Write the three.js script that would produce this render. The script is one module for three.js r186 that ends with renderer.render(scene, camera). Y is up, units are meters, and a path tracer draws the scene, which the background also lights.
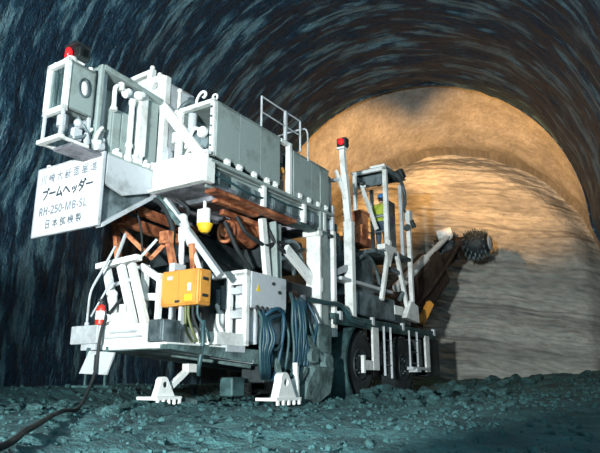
import * as THREE from 'three';
import { RoundedBoxGeometry } from 'three/addons/geometries/RoundedBoxGeometry.js';
import { mergeGeometries, mergeVertices, toCreasedNormals } from 'three/addons/utils/BufferGeometryUtils.js';
import { ImprovedNoise } from 'three/addons/math/ImprovedNoise.js';
import { MarchingCubes } from 'three/addons/objects/MarchingCubes.js';
import { RectAreaLightUniformsLib } from 'three/addons/lights/RectAreaLightUniformsLib.js';

// ------------------------------------------------------------------ camera, light, exposure
const scene = new THREE.Scene();
scene.background = new THREE.Color(0x04080a);
const renderer = new THREE.WebGLRenderer({ antialias: true });
renderer.toneMapping = THREE.LinearToneMapping;
renderer.toneMappingExposure = 1.0;
renderer.shadowMap.enabled = true;
const D2R = Math.PI / 180;
const camera = new THREE.PerspectiveCamera(42.0, 600 / 453, 0.05, 120);
camera.position.set(0, 0.4, 0);
camera.rotation.x = 14.58 * D2R;
scene.add(camera);
RectAreaLightUniformsLib.init();

const FLOOD_POS = [-3.9, 1.6, 5.0], FLOOD_AIM = [-0.6, 3.2, -11], FLOOD_W = 0.42, FLOOD_H = 0.32, FLOOD_POWER = 10600;
const FLOOD_COLOR = new THREE.Color().setRGB(0.93, 1.0, 0.98);
const WARM_COLOR = new THREE.Color().setRGB(1.0, 0.485, 0.14);
const WARM_POWER = 540, WARM_AIM_Y = 9.3, WARM_CONE = 31;
const FILL_POWER = 800, FILL_COLOR = new THREE.Color().setRGB(0.55, 0.88, 1.0);  // cold fill from the added lamps

// ------------------------------------------------------------------ frames of reference
const YAW = 32.8 * D2R;                                   // the machine's long axis, to the right of straight ahead
const PM = new THREE.Vector3(-1.4336, 0, -9.5);           // foot of the machine's front right corner
const MU = new THREE.Vector3(Math.sin(YAW), 0, -Math.cos(YAW)), MN = new THREE.Vector3(Math.cos(YAW), 0, Math.sin(YAW));
const MROT = Math.PI / 2 - YAW;
const M2W = (x, y, z) => new THREE.Vector3(PM.x + MU.x * x + MN.x * z, y, PM.z + MU.z * x + MN.z * z);
const PHI = 20 * D2R;                                     // the tunnel's axis
const TA = new THREE.Vector3(Math.sin(PHI), 0, -Math.cos(PHI)), TB = new THREE.Vector3(Math.cos(PHI), 0, Math.sin(PHI));
const T2W = (a, y, b) => new THREE.Vector3(TA.x * a + TB.x * b, y, TA.z * a + TB.z * b);

// ------------------------------------------------------------------ helpers
let seed = 1234567;
const rnd = () => { seed |= 0; seed = seed + 0x6D2B79F5 | 0; let t = Math.imul(seed ^ seed >>> 15, 1 | seed); t = t + Math.imul(t ^ t >>> 7, 61 | t) ^ t; return ((t ^ t >>> 14) >>> 0) / 4294967296; };
const rr = (a, b) => a + (b - a) * rnd();
const IN = new ImprovedNoise();
const n3 = (x, y, z) => IN.noise(x + 31.7, y + 17.3, z + 5.1);
const fbm = (x, y, z, o = 4) => { let s = 0, a = 0.5, f = 1; for (let i = 0; i < o; i++) { s += a * n3(x * f, y * f, z * f + i * 9.1); a *= 0.5; f *= 2.03; } return s; };
const sm = (a, b, x) => { const t = Math.min(1, Math.max(0, (x - a) / (b - a))); return t * t * (3 - 2 * t); };
const lerp = (a, b, t) => a + (b - a) * t;
const V = (p) => new THREE.Vector3(p[0], p[1], p[2]);

// tileable value noise for textures
function tileNoise(N, px, py, s) {
  const g = new Float32Array(px * py); let q = s * 7919 + 13;
  for (let i = 0; i < g.length; i++) { q = (q * 1664525 + 1013904223) >>> 0; g[i] = q / 4294967296; }
  const o = new Float32Array(N * N);
  for (let j = 0; j < N; j++) { const v = j / N * py, j0 = Math.floor(v), fv = v - j0, tv = fv * fv * (3 - 2 * fv), a = j0 % py, b = (j0 + 1) % py;
    for (let i = 0; i < N; i++) { const u = i / N * px, i0 = Math.floor(u), fu = u - i0, tu = fu * fu * (3 - 2 * fu), c = i0 % px, d = (i0 + 1) % px;
      o[j * N + i] = lerp(lerp(g[a * px + c], g[a * px + d], tu), lerp(g[b * px + c], g[b * px + d], tu), tv); } }
  return o;
}
function layered(N, list, s) { const o = new Float32Array(N * N); let w = 0; list.forEach(([px, py, k], i) => { const t = tileNoise(N, px, py, s + i * 3); w += k; for (let n = 0; n < o.length; n++) o[n] += t[n] * k; }); for (let n = 0; n < o.length; n++) o[n] /= w; return o; }
function tex(N, f, srgb) {
  const d = new Uint8Array(N * N * 4);
  for (let n = 0; n < N * N; n++) { const c = f(n); d[n * 4] = c[0]; d[n * 4 + 1] = c[1]; d[n * 4 + 2] = c[2]; d[n * 4 + 3] = 255; }
  const t = new THREE.DataTexture(d, N, N); t.wrapS = t.wrapT = THREE.RepeatWrapping; t.magFilter = THREE.LinearFilter; t.minFilter = THREE.LinearMipmapLinearFilter; t.generateMipmaps = true;
  if (srgb) t.colorSpace = THREE.SRGBColorSpace; t.needsUpdate = true; return t;
}
const grey = (v) => { v = Math.max(0, Math.min(255, v)); return [v, v, v]; };

// uv in metres from the dominant axis of every face
function metricUV(g, k = 1) {
  g = g.index ? g.toNonIndexed() : g;
  const p = g.attributes.position, uv = new Float32Array(p.count * 2), a = new THREE.Vector3(), b = new THREE.Vector3(), c = new THREE.Vector3();
  for (let i = 0; i < p.count; i += 3) {
    a.fromBufferAttribute(p, i); b.fromBufferAttribute(p, i + 1).sub(a); c.fromBufferAttribute(p, i + 2).sub(a); b.cross(c);
    const x = Math.abs(b.x), y = Math.abs(b.y), z = Math.abs(b.z);
    for (let j = i; j < i + 3; j++) {
      const X = p.getX(j), Y = p.getY(j), Z = p.getZ(j);
      const [u, v] = y > x && y > z ? [X, Z] : x > z ? [Z, Y] : [X, Y];
      uv[j * 2] = u * k; uv[j * 2 + 1] = v * k;
    }
  }
  g.setAttribute('uv', new THREE.BufferAttribute(uv, 2));
  for (const n of Object.keys(g.attributes)) if (!['position', 'normal', 'uv', 'color'].includes(n)) g.deleteAttribute(n);
  return g;
}
const used = {};
const numbered = (n) => { used[n] = (used[n] ?? -1) + 1; return used[n] ? `${n}_${String(used[n]).padStart(3, '0')}` : n; };
function mesh(name, geos, mat, parent, label) {
  const list = (Array.isArray(geos) ? geos : [geos]).map((g) => metricUV(g, 0.5));
  const g = list.length > 1 ? mergeGeometries(list) : list[0];
  const m = new THREE.Mesh(g, mat); m.name = name; m.castShadow = m.receiveShadow = true;
  if (label) m.userData.label = label;
  if (parent) parent.add(m);
  return m;
}
function B(x0, x1, y0, y1, z0, z1, r = 0.012) {
  const w = Math.abs(x1 - x0), h = Math.abs(y1 - y0), d = Math.abs(z1 - z0);
  const g = new RoundedBoxGeometry(w, h, d, 1, Math.min(r, w * 0.3, h * 0.3, d * 0.3));
  g.translate((x0 + x1) / 2, (y0 + y1) / 2, (z0 + z1) / 2); return g;
}
function bar(p, q, w, h = w, r = 0.01) {                  // a square bar from p to q
  const a = V(p), b = V(q), d = b.clone().sub(a), L = d.length(); d.normalize();
  const g = new RoundedBoxGeometry(w, h, L, 1, Math.min(r, w * 0.3, h * 0.3));
  const up = Math.abs(d.y) > 0.95 ? new THREE.Vector3(1, 0, 0) : new THREE.Vector3(0, 1, 0);
  const x = up.clone().cross(d).normalize(), y = d.clone().cross(x);
  g.applyMatrix4(new THREE.Matrix4().makeBasis(x, y, d).setPosition(a.add(b).multiplyScalar(0.5))); return g;
}
function rod(p, q, r, r2 = r, seg = 14) {
  const a = V(p), b = V(q), d = b.clone().sub(a), L = d.length();
  const g = new THREE.CylinderGeometry(r2, r, L, seg, 1);
  g.applyQuaternion(new THREE.Quaternion().setFromUnitVectors(new THREE.Vector3(0, 1, 0), d.normalize())); const m = a.add(b).multiplyScalar(0.5); g.translate(m.x, m.y, m.z); return g;
}
function pipe(pts, r, seg = 0, tension = 0.5) {
  const c = new THREE.CatmullRomCurve3(pts.map(V), false, 'catmullrom', tension);
  return new THREE.TubeGeometry(c, seg || pts.length * 7, r, 9, false);
}
function poly(pts, d, r = 0.006) {                        // outline in xy, thickness d along z from 0
  const s = new THREE.Shape(); pts.forEach(([x, y], i) => (i ? s.lineTo(x, y) : s.moveTo(x, y)));
  return new THREE.ExtrudeGeometry(s, { depth: d, bevelEnabled: r > 0, bevelThickness: r, bevelSize: r, bevelSegments: 1 });
}
const polyX = (pts, x0, d) => { const g = poly(pts, d); g.rotateY(-Math.PI / 2); g.translate(x0 + d, 0, 0); return g; };   // outline in zy
const lathe = (pts, seg = 28) => new THREE.LatheGeometry(pts.map(([r, y]) => new THREE.Vector2(r, y)), seg);
const tr = (g, x, y, z) => { g.translate(x, y, z); return g; };
const ball = (x, y, z, r, k = 1) => { const g = new THREE.SphereGeometry(r, 16, 12); g.scale(1, k, 1); return tr(g, x, y, z); };
function thing(name, label, category, pos, turn = 0, group) {
  const o = new THREE.Group(); o.name = numbered(name); o.position.copy(pos); o.rotation.y = turn; o.userData = { label, category }; if (group) o.userData.group = group; scene.add(o); return o;
}
function struct(m, label) { m.userData.kind = 'structure'; if (label) m.userData.label = label; scene.add(m); return m; }

// ------------------------------------------------------------------ materials
const N5 = 512;
const fine = layered(N5, [[48, 48, 1], [110, 110, 0.7], [230, 230, 0.5]], 1), blot = layered(N5, [[4, 4, 1], [9, 9, 0.8], [20, 20, 0.6], [44, 44, 0.4]], 7), drip = layered(N5, [[60, 5, 1], [130, 9, 0.7], [24, 3, 0.8]], 17);
const paintTex = (lo, hi, tint, k) => tex(N5, (n) => {      // paint: chips, dirt runs and dusty blotches
  const dirt = Math.min(1, Math.max(0, (blot[n] - lo) / (hi - lo))) * (0.45 + 0.55 * drip[n]) * k, f = (fine[n] - 0.5) * 14;
  return [0, 1, 2].map((i) => Math.max(0, Math.min(255, lerp(255, tint[i], dirt) - 4 + f)));
}, true);
const tWhite = paintTex(0.52, 0.85, [140, 138, 128], 0.6), tGrime = paintTex(0.36, 0.7, [70, 84, 84], 0.9), tRust = paintTex(0.38, 0.66, [96, 62, 44], 0.95);
const tRough = tex(N5, (n) => grey(120 + 130 * blot[n] + 40 * (fine[n] - 0.5)));
const tFine = tex(N5, (n) => grey(255 * fine[n])), tLump = tex(N5, (n) => grey(255 * (0.6 * blot[n] + 0.4 * fine[n])));
const C = (r, g, b) => new THREE.Color().setRGB(r, g, b);
const std = (c, o = {}) => new THREE.MeshStandardMaterial({ color: c, roughness: 0.6, ...o });
const white = std(C(0.80, 0.81, 0.79), { map: tWhite, roughnessMap: tRough, roughness: 0.75, bumpMap: tFine, bumpScale: 0.001 });
const panel = std(C(0.29, 0.345, 0.335), { map: tWhite, roughnessMap: tRough, roughness: 0.8 });
const paleGrey = std(C(0.50, 0.53, 0.56), { map: tWhite, roughness: 0.65 });
const lilac = std(C(0.34, 0.33, 0.38), { map: tGrime, roughness: 0.7 });
const steel = std(C(0.20, 0.25, 0.27), { map: tGrime, roughness: 0.55, metalness: 0.3 });
const dark = std(C(0.030, 0.040, 0.045), { map: tGrime, roughness: 0.6 });
const blackRubber = std(C(0.012, 0.016, 0.018), { roughness: 0.7, bumpMap: tFine, bumpScale: 0.002 });
const tyreMat = std(C(0.020, 0.026, 0.028), { map: tGrime, roughness: 0.85, bumpMap: tLump, bumpScale: 0.01 });
const rust = std(C(0.60, 0.225, 0.10), { map: tRust, roughness: 0.75, bumpMap: tFine, bumpScale: 0.002 });
const brown = std(C(0.05, 0.03, 0.02), { map: tRust, roughness: 0.8, bumpMap: tLump, bumpScale: 0.01 });
const orangePaint = std(C(0.72, 0.31, 0.055), { map: tWhite, roughness: 0.5 });
const muddy = std(C(0.13, 0.20, 0.20), { map: tGrime, roughness: 0.95, bumpMap: tLump, bumpScale: 0.03 });
const tealPaint = std(C(0.055, 0.12, 0.125), { map: tGrime, roughness: 0.6 });
const blueHose = std(C(0.012, 0.055, 0.092), { roughness: 0.5 });
const tealHose = std(C(0.03, 0.075, 0.085), { roughness: 0.45 });
const greenHose = std(C(0.12, 0.14, 0.05), { roughness: 0.5 });
const yellow = std(C(0.85, 0.52, 0.03), { roughness: 0.4 });
const redPaint = std(C(0.62, 0.035, 0.02), { roughness: 0.4 });
const redGlow = new THREE.MeshStandardMaterial({ color: C(0.7, 0.01, 0.01), roughness: 0.25, emissive: C(1, 0.02, 0.03), emissiveIntensity: 0.9 });
const chrome = std(C(0.62, 0.66, 0.68), { roughness: 0.25, metalness: 0.9 });
const glass = new THREE.MeshPhysicalMaterial({ color: C(0.75, 0.86, 0.88), roughness: 0.08, transmission: 1, thickness: 0 });
const stickerY = std(C(0.9, 0.62, 0.04), { roughness: 0.4 });
const whiteLabel = std(C(0.86, 0.86, 0.84), { roughness: 0.4 });
const lampWhite = new THREE.MeshStandardMaterial({ color: C(0.9, 0.9, 0.86), roughness: 0.35 });

// ------------------------------------------------------------------ tunnel
const LB = -3.28, LY = 5.56, LR = 5.87, A0 = -18, A1 = 21;      // sprayed lining
const FB = -2.75, FY = 4.05, FR = 6.2, AF = 25;                  // excavated end and face
const N1 = 1024;
const streak = layered(N1, [[12, 2, 0.8], [26, 4, 1.1], [52, 7, 1.0], [110, 20, 0.6], [240, 90, 0.35]], 41), pits = layered(N1, [[30, 30, 1], [80, 80, 0.8], [200, 200, 0.7]], 61), wash = layered(N1, [[5, 3, 1], [11, 6, 0.8], [24, 10, 0.5]], 71);
const shotColor = tex(N1, (n) => {                              // grey-blue sprayed concrete with pale lime runs
  const s = Math.min(1, Math.max(0, (streak[n] * 0.62 + wash[n] * 0.38 - 0.485) / 0.16)), t = s * s * (3 - 2 * s), d = (pits[n] - 0.5) * 50;
  return [lerp(16, 116, t) + d, lerp(54, 150, t) + d, lerp(78, 166, t) + d].map((v) => Math.max(0, Math.min(255, v)));
}, true);
const shotBump = tex(N1, (n) => grey(255 * (0.62 * streak[n] + 0.38 * pits[n])));
const shot = std(C(0.52, 0.55, 0.53), { map: shotColor, bumpMap: shotBump, bumpScale: 0.10, roughness: 0.55 });
function liningDisp(a, s) {
  const w = 1.2 * n3(a * 0.25, s * 0.12, 3);
  return 0.22 * fbm(a * 0.35, s * 0.3, 1, 3) + 0.10 * fbm(a * 1.7 + w, s * 0.45, 8, 3) + 0.035 * n3(a * 5, s * 2.2, 2);
}
function sheet(nu, nv, f, k = 0.25) {                           // grid of points f(u, v) -> [Vector3, U metres, V metres]
  const p = [], uv = [], ix = [];
  for (let j = 0; j <= nv; j++) for (let i = 0; i <= nu; i++) { const [q, U, W] = f(i / nu, j / nv); p.push(q.x, q.y, q.z); uv.push(U * k, W * k); }
  for (let j = 0; j < nv; j++) for (let i = 0; i < nu; i++) { const a = j * (nu + 1) + i; ix.push(a, a + 1, a + nu + 1, a + 1, a + nu + 2, a + nu + 1); }
  const g = new THREE.BufferGeometry(); g.setAttribute('position', new THREE.Float32BufferAttribute(p, 3)); g.setAttribute('uv', new THREE.Float32BufferAttribute(uv, 2)); g.setIndex(ix); g.computeVertexNormals(); return g;
}
function raw(name, g, mat) { const m = new THREE.Mesh(g, mat); m.name = name; m.castShadow = m.receiveShadow = true; return m; }
mat2(shot);
function mat2(m) { m.side = THREE.DoubleSide; }
const arc = Math.PI * LR;
struct(raw('ceiling', sheet(330, 170, (u, v) => { const a = lerp(A0, A1, u), s = v * arc, d = liningDisp(a, s), t = v * Math.PI; const R = LR - d; return [T2W(a, LY + R * Math.sin(t), LB + R * Math.cos(t)), a, s]; }), shot), 'dark blue grey sprayed concrete vault with pale streaks');
for (const [nm, sgn] of [['wall_right', 1], ['wall_left', -1]])
  struct(raw(nm, sheet(330, 60, (u, v) => { const a = lerp(A0, A1, u), y = lerp(LY, -0.6, v), s = sgn > 0 ? y - LY : arc + (LY - y), d = liningDisp(a, s); return [T2W(a, y, LB + sgn * (LR - d + 0.5 * sm(0, 1.8, LY - y))), a, s]; }), shot), sgn > 0 ? 'sprayed concrete tunnel wall on the open side' : 'dark sprayed concrete tunnel wall behind the machine');
// lip of the lining: ring shaped step
const section = (B0, Y0, R, t) => { // t 0..1 from the right foot over the crown to the left foot
  const side = Y0 + 0.6, len = Math.PI * R + 2 * side, s = t * len;
  if (s < side) return [B0 + R + 0.5 * sm(0, 1.8, side - s), s - 0.6, s]; if (s > side + Math.PI * R) return [B0 - R - 0.5 * sm(0, 1.8, s - side - Math.PI * R), Y0 - (s - side - Math.PI * R), s];
  const q = (s - side) / R; return [B0 + R * Math.cos(q), Y0 + R * Math.sin(q), s];
};
struct(raw('trim_1', sheet(160, 3, (u, v) => { const [b, y, s] = section(LB, LY, LR - 0.03 + v * 0.45, u); return [T2W(A1 + 0.04 * n3(s * 3, 1, 1) - 0.02 + v * 0.03, y, b), s, v]; }), shot), 'rough end edge of the sprayed lining');
// freshly cut ring between lining and face, its grey kept pale as if lamp lit
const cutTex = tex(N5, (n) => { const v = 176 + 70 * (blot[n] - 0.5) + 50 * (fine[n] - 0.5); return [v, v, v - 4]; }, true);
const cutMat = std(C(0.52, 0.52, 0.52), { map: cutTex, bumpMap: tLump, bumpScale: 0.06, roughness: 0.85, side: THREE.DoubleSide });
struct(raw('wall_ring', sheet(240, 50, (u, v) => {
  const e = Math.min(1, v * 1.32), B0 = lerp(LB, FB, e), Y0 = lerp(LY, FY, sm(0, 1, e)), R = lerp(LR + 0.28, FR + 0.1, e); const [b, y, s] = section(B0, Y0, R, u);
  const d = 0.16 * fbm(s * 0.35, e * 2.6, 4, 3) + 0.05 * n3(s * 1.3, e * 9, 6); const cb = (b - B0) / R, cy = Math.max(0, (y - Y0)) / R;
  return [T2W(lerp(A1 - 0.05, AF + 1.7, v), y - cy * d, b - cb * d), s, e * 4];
}), cutMat), 'smooth ring of the newest tunnel section, coloured pale to look lamp lit');
// rock face with horizontal beds
function rockCol(y, b) {
  const w = y + 0.16 * b + 0.35 * fbm(b * 0.35, y * 0.4, 12, 3);      // position across the dipping beds; the beds alternate at random
  const bed = n3(w * 1.25, b * 0.05, 21) + 0.6 * n3(w * 3.1, b * 0.12, 22) + 0.35 * n3(w * 7.2, b * 0.3, 23);
  const patch = fbm(b * 0.55, y * 0.8, 30, 3);
  let t = 0.52 + 0.95 * bed + 0.6 * patch;                       // paler and darker beds of one grey sandstone
  t = Math.max(0, Math.min(1, t)); const joint = sm(0.0, 0.07, Math.abs(n3(w * 2.1, b * 0.10, 33))) * 0.45 + 0.55, g = (1 + 0.75 * fbm(b * 2.1, w * 8.5, 5, 4)) * joint;
  return [lerp(0.225, 0.345, t) * g, lerp(0.225, 0.345, t) * g, lerp(0.205, 0.315, t) * g];
}
{
  const nu = 300, nv = 300, g = sheet(nu, nv, (u, v) => {
    const y = lerp(-0.6, FY + FR + 0.35, v), b = lerp(FB - FR - 0.8, FB + FR + 0.8, u); const w = y + 0.16 * b;
    const rim = Math.hypot(b - FB, Math.max(0, y - FY)) / FR;
    const d = 0.45 * fbm(b * 0.3, y * 0.35, 3, 3) + 0.16 * fbm(b * 0.6, w * 2.6, 9, 3) + 0.08 * n3(b * 1.1, w * 5.2, 14) + 0.05 * n3(b * 3.4, w * 9.5, 19) + 0.05 * Math.abs(n3(b * 0.5, w * 3.3, 27)) - 1.1 * sm(0.84, 1.04, rim);
    return [T2W(AF - d + 0.1, y, b), b, y];
  });
  const p = g.attributes.position, col = new Float32Array(p.count * 3);
  for (let j = 0; j <= nv; j++) for (let i = 0; i <= nu; i++) { const y = lerp(-0.6, FY + FR + 0.35, j / nv), b = lerp(FB - FR - 0.8, FB + FR + 0.8, i / nu), c = rockCol(y, b), k = (j * (nu + 1) + i) * 3; col[k] = c[0]; col[k + 1] = c[1]; col[k + 2] = c[2]; }
  g.setAttribute('color', new THREE.BufferAttribute(col, 3));
  struct(raw('wall_back', g, new THREE.MeshStandardMaterial({ vertexColors: true, roughness: 0.9, bumpMap: tLump, bumpScale: 0.06, side: THREE.DoubleSide })), 'layered rock face at the tunnel end');
}
// muck floor
function groundY(x, z) {
  const a = TA.x * x + TA.z * z, b = TB.x * x + TB.z * z;
  let h = 0.10 * fbm(x * 0.5, z * 0.5, 2, 3) + 0.09 * fbm(x * 1.9, z * 1.9, 5, 3) + 0.035 * n3(x * 6, z * 6, 7);
  const near = sm(1.5, 5, Math.hypot(x, z)); h *= 0.35 + 0.65 * near;
  const lx = (x - PM.x) * MU.x + (z - PM.z) * MU.z, lz = (x - PM.x) * MN.x + (z - PM.z) * MN.z;
  h += 0.55 * sm(18.3, 24.5, a) * (0.8 + 0.5 * fbm(x * 0.7, z * 0.7, 40, 2)) + 0.15 * sm(12, 20, a) * sm(-1.6, 1.5, b);
  h += 0.22 * Math.exp(-((lx - 4.4) ** 2 / 3.2 + (lz - 1.2) ** 2 / 0.5)) + 0.18 * Math.exp(-((lx - 8.8) ** 2 / 1.6 + (lz - 1.2) ** 2 / 0.5));
  h += 0.10 * Math.exp(-((lx + 0.4) ** 2 + (lz + 0.6) ** 2) / 1.2) + 0.30 * sm(-7.2, -9, b) + 0.12 * sm(1.4, 2.6, b);
  h += 1.30 * Math.exp(-(((x + 1.95) / 0.28) ** 2) - ((z - 1.4) / 0.45) ** 2) + 1.15 * sm(-1.85, -1.6, x) * (1 - sm(-0.9, -0.5, x)) * Math.exp(-(((z - 1.4) / 0.5) ** 2));  // unseen mound and shoulder behind the camera, added to shadow the foreground
  return h - 0.04;
}
{
  const nu = 250, nv = 420, g = sheet(nu, nv, (u, v) => { const a = v < 0.12 ? lerp(A0, -3, v / 0.12) : lerp(-3, AF + 0.6, (v - 0.12) / 0.88), b = lerp(LB - LR - 0.5, LB + LR + 0.8, u), q = T2W(a, 0, b); q.y = groundY(q.x, q.z); return [q, b, a]; }, 0.5);
  const p = g.attributes.position, col = new Float32Array(p.count * 3);
  for (let i = 0; i < p.count; i++) { const x = p.getX(i), z = p.getZ(i), t = sm(-0.25, 0.3, fbm(x * 1.1, z * 1.1, 51, 4)) * 0.75 + 0.25 * (0.5 + n3(x * 7, z * 7, 3)); col[i * 3] = lerp(0.012, 0.055, t); col[i * 3 + 1] = lerp(0.052, 0.160, t); col[i * 3 + 2] = lerp(0.060, 0.165, t); }
  g.setAttribute('color', new THREE.BufferAttribute(col, 3));
  struct(raw('floor', g, new THREE.MeshStandardMaterial({ vertexColors: true, roughness: 0.85, bumpMap: tLump, bumpScale: 0.05, side: THREE.DoubleSide })), 'lumpy wet blue green muck covering the tunnel floor');
}

// ------------------------------------------------------------------ the machine (local x = along it, y = up, z = towards the open side)
const RH = thing('roadheader', 'large white two-deck tunnelling machine with gantry legs, tanks, cutter boom and wheels', 'machine', PM, MROT);
const P = (name, geos, mat, parent = RH, label) => mesh(name, geos, mat, parent, label);

// --- upper deck
{
  const deck = P('upper_deck', [B(-0.18, 4.0, 3.60, 3.68, -3.3, -0.06), B(0.4, 0.52, 3.50, 3.60, -3.2, -0.25), B(1.6, 1.72, 3.50, 3.60, -3.2, -0.25), B(2.9, 3.02, 3.50, 3.60, -3.2, -0.25), B(-0.1, 4, 3.50, 3.60, -1.4, -1.28), B(-0.1, 4, 3.50, 3.60, -2.6, -2.48)], lilac, RH, 'grey lilac underside of the upper deck');
  const gird = P('side_girder', [B(-0.12, 4.0, 3.55, 3.99, -0.14, -0.10), B(-0.16, 4.02, 3.97, 4.035, -0.24, 0.035), B(-0.05, 4.0, 3.92, 3.945, -0.13, -0.02)], panel);
  P('bottom_flange', [B(-0.02, 2.5, 3.48, 3.55, -0.22, 0.02), B(0.3, 1.5, 3.42, 3.48, -0.34, -0.2)], rust, gird, 'rust orange lower flange'); P('rear_flange', B(2.5, 4.0, 3.48, 3.55, -0.22, 0.02), muddy, gird);
  for (const x of [1.40, 2.82, 3.62]) P('stiffener', B(x - 0.05, x + 0.05, 3.56, 3.97, -0.12, 0.025), white, gird);
  for (const [x, w, y0, y1] of [[0.10, 0.30, 3.62, 3.90], [0.62, 0.36, 3.60, 3.86], [1.12, 0.22, 3.62, 3.84], [1.75, 0.4, 3.6, 3.86], [2.35, 0.3, 3.62, 3.88], [3.2, 0.3, 3.6, 3.9]])
    P('junction_box', [B(x, x + w, y0, y1, -0.10, -0.045), B(x + 0.03, x + w - 0.03, y0 + 0.03, y1 - 0.03, -0.05, -0.03)], steel, gird);
  P('girder_pipe', [pipe([[0, 3.79, -0.02], [0.35, 3.76, 0], [0.9, 3.70, 0], [1.35, 3.72, 0]], 0.022), pipe([[1.5, 3.83, -0.01], [2.1, 3.8, 0], [2.8, 3.84, -0.01]], 0.018)], tealHose, gird);
  for (const x of [0.28, 0.62, 1.06, 1.47, 1.74, 2.62, 2.98, 3.35, 3.68]) P('tank_lug', [B(x - 0.055, x + 0.055, 4.03, 4.15, -0.04, 0.045), rod([x, 4.09, 0.04], [x, 4.09, 0.07], 0.025, 0.025, 8)], white, RH);
  const ep = P('end_plate', [B(-0.24, -0.18, 3.66, 4.12, -1.28, 0.0), B(-0.28, -0.16, 4.10, 4.16, -1.28, 0.03), B(-0.30, -0.14, 3.61, 3.665, -1.34, 0.02)], white);
  for (const z of [-1.1, -0.75, -0.4, -0.12]) P('bolt', rod([-0.26, 3.76, z], [-0.24, 3.76, z], 0.025, 0.025, 8), paleGrey, ep);
  P('end_gusset', [B(-0.27, -0.05, 3.60, 4.02, -0.06, 0.03)], white, ep);
}
// --- tanks and their open end
{
  const t1 = P('tank_panel', [B(-0.02, 1.92, 4.12, 5.16, -0.07, 0.0, 0.02), B(-0.02, 1.92, 5.10, 5.16, -0.85, 0.0), B(1.86, 1.92, 4.12, 5.14, -0.85, -0.02), B(0, 1.9, 4.12, 5.14, -0.85, -0.80)], panel, RH, 'grey green side panel of the front tank');
  for (const x of [0.62, 1.26]) P('panel_seam', B(x, x + 0.018, 4.14, 5.14, -0.01, 0.003, 0.002), panel, t1);
  const ef = P('end_frame', [B(-0.10, -0.02, 4.10, 5.18, -0.10, -0.01), B(-0.10, -0.02, 4.10, 5.18, -0.86, -0.78), B(-0.10, -0.02, 5.11, 5.19, -0.86, -0.01), B(-0.10, -0.02, 4.10, 4.18, -0.86, -0.01)], white);
  for (const y of [4.30, 4.48, 4.66, 4.84, 5.02]) P('frame_bolt', rod([-0.125, y, -0.055], [-0.10, y, -0.055], 0.022, 0.022, 8), steel, ef);
  P('lifting_eye', tr(new THREE.TorusGeometry(0.055, 0.02, 8, 18).rotateY(Math.PI / 2), -0.03, 5.23, -0.06), white, ef);
  const mo = P('pump_motor', [rod([0.05, 4.50, -0.45], [0.75, 4.50, -0.45], 0.20, 0.20, 24), rod([-0.05, 4.50, -0.45], [0.05, 4.50, -0.45], 0.13, 0.2, 24), B(0.1, 0.7, 4.12, 4.32, -0.65, -0.25)], steel);
  P('pump_flange', [rod([-0.08, 4.62, -0.30], [-0.02, 4.62, -0.30], 0.10, 0.10, 20), pipe([[-0.06, 4.40, -0.68], [-0.10, 4.55, -0.55], [-0.1, 4.70, -0.45], [-0.08, 4.64, -0.3]], 0.035)], white, mo);
  P('oil_pipe', [pipe([[0, 4.2, -0.25], [-0.06, 4.32, -0.35], [-0.06, 4.36, -0.55], [0, 4.3, -0.7]], 0.04)], white, mo);
  P('filter_pot', [rod([0.02, 4.80, -0.62], [0.02, 5.06, -0.62], 0.08, 0.08, 18), ball(0.02, 4.8, -0.62, 0.08)], paleGrey, mo);
  P('tank_back', B(0.9, 0.95, 4.15, 5.1, -0.8, -0.08), dark);
  P('hook_pipe', pipe([[0.0, 5.18, -0.50], [0, 5.30, -0.52], [0, 5.40, -0.46], [0, 5.44, -0.38], [0, 5.40, -0.31], [0, 5.34, -0.32], [0, 5.32, -0.37]], 0.028), white);
  const t2 = P('tank_panel', [B(2.40, 3.86, 3.98, 5.04, -0.07, 0.0, 0.02), B(2.40, 3.86, 4.98, 5.04, -0.9, 0.0), B(3.80, 3.86, 3.98, 5.02, -0.9, -0.02), B(2.40, 2.44, 3.98, 5.02, -0.9, -0.3)], panel, RH, 'grey green side panel of the rear tank');
  P('panel_seam', B(3.12, 3.138, 4.0, 5.02, -0.01, 0.003, 0.002), panel, t2);
  P('rear_filter', [rod([3.98, 4.05, -0.12], [3.98, 4.86, -0.12], 0.10, 0.10, 20), ball(3.98, 4.86, -0.12, 0.10), rod([3.98, 3.9, -0.12], [3.98, 4.08, -0.12], 0.06, 0.06)], steel);
  const gap = P('gap_post', [B(2.24, 2.34, 4.03, 5.16, -0.10, 0.01), B(1.95, 2.32, 5.08, 5.16, -0.1, 0.0)], white);
  P('valve_stack', [B(1.96, 2.22, 4.06, 4.34, -0.5, -0.12), B(1.98, 2.2, 4.40, 4.62, -0.5, -0.15), B(1.96, 2.22, 4.70, 5.05, -0.5, -0.14), rod([2.08, 4.06, -0.3], [2.08, 5.05, -0.3], 0.05)], dark, gap);
  P('gauge', [rod([2.10, 4.52, -0.14], [2.10, 4.52, -0.06], 0.06, 0.06, 18)], orangePaint, gap, 'small orange gauge');
}
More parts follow.
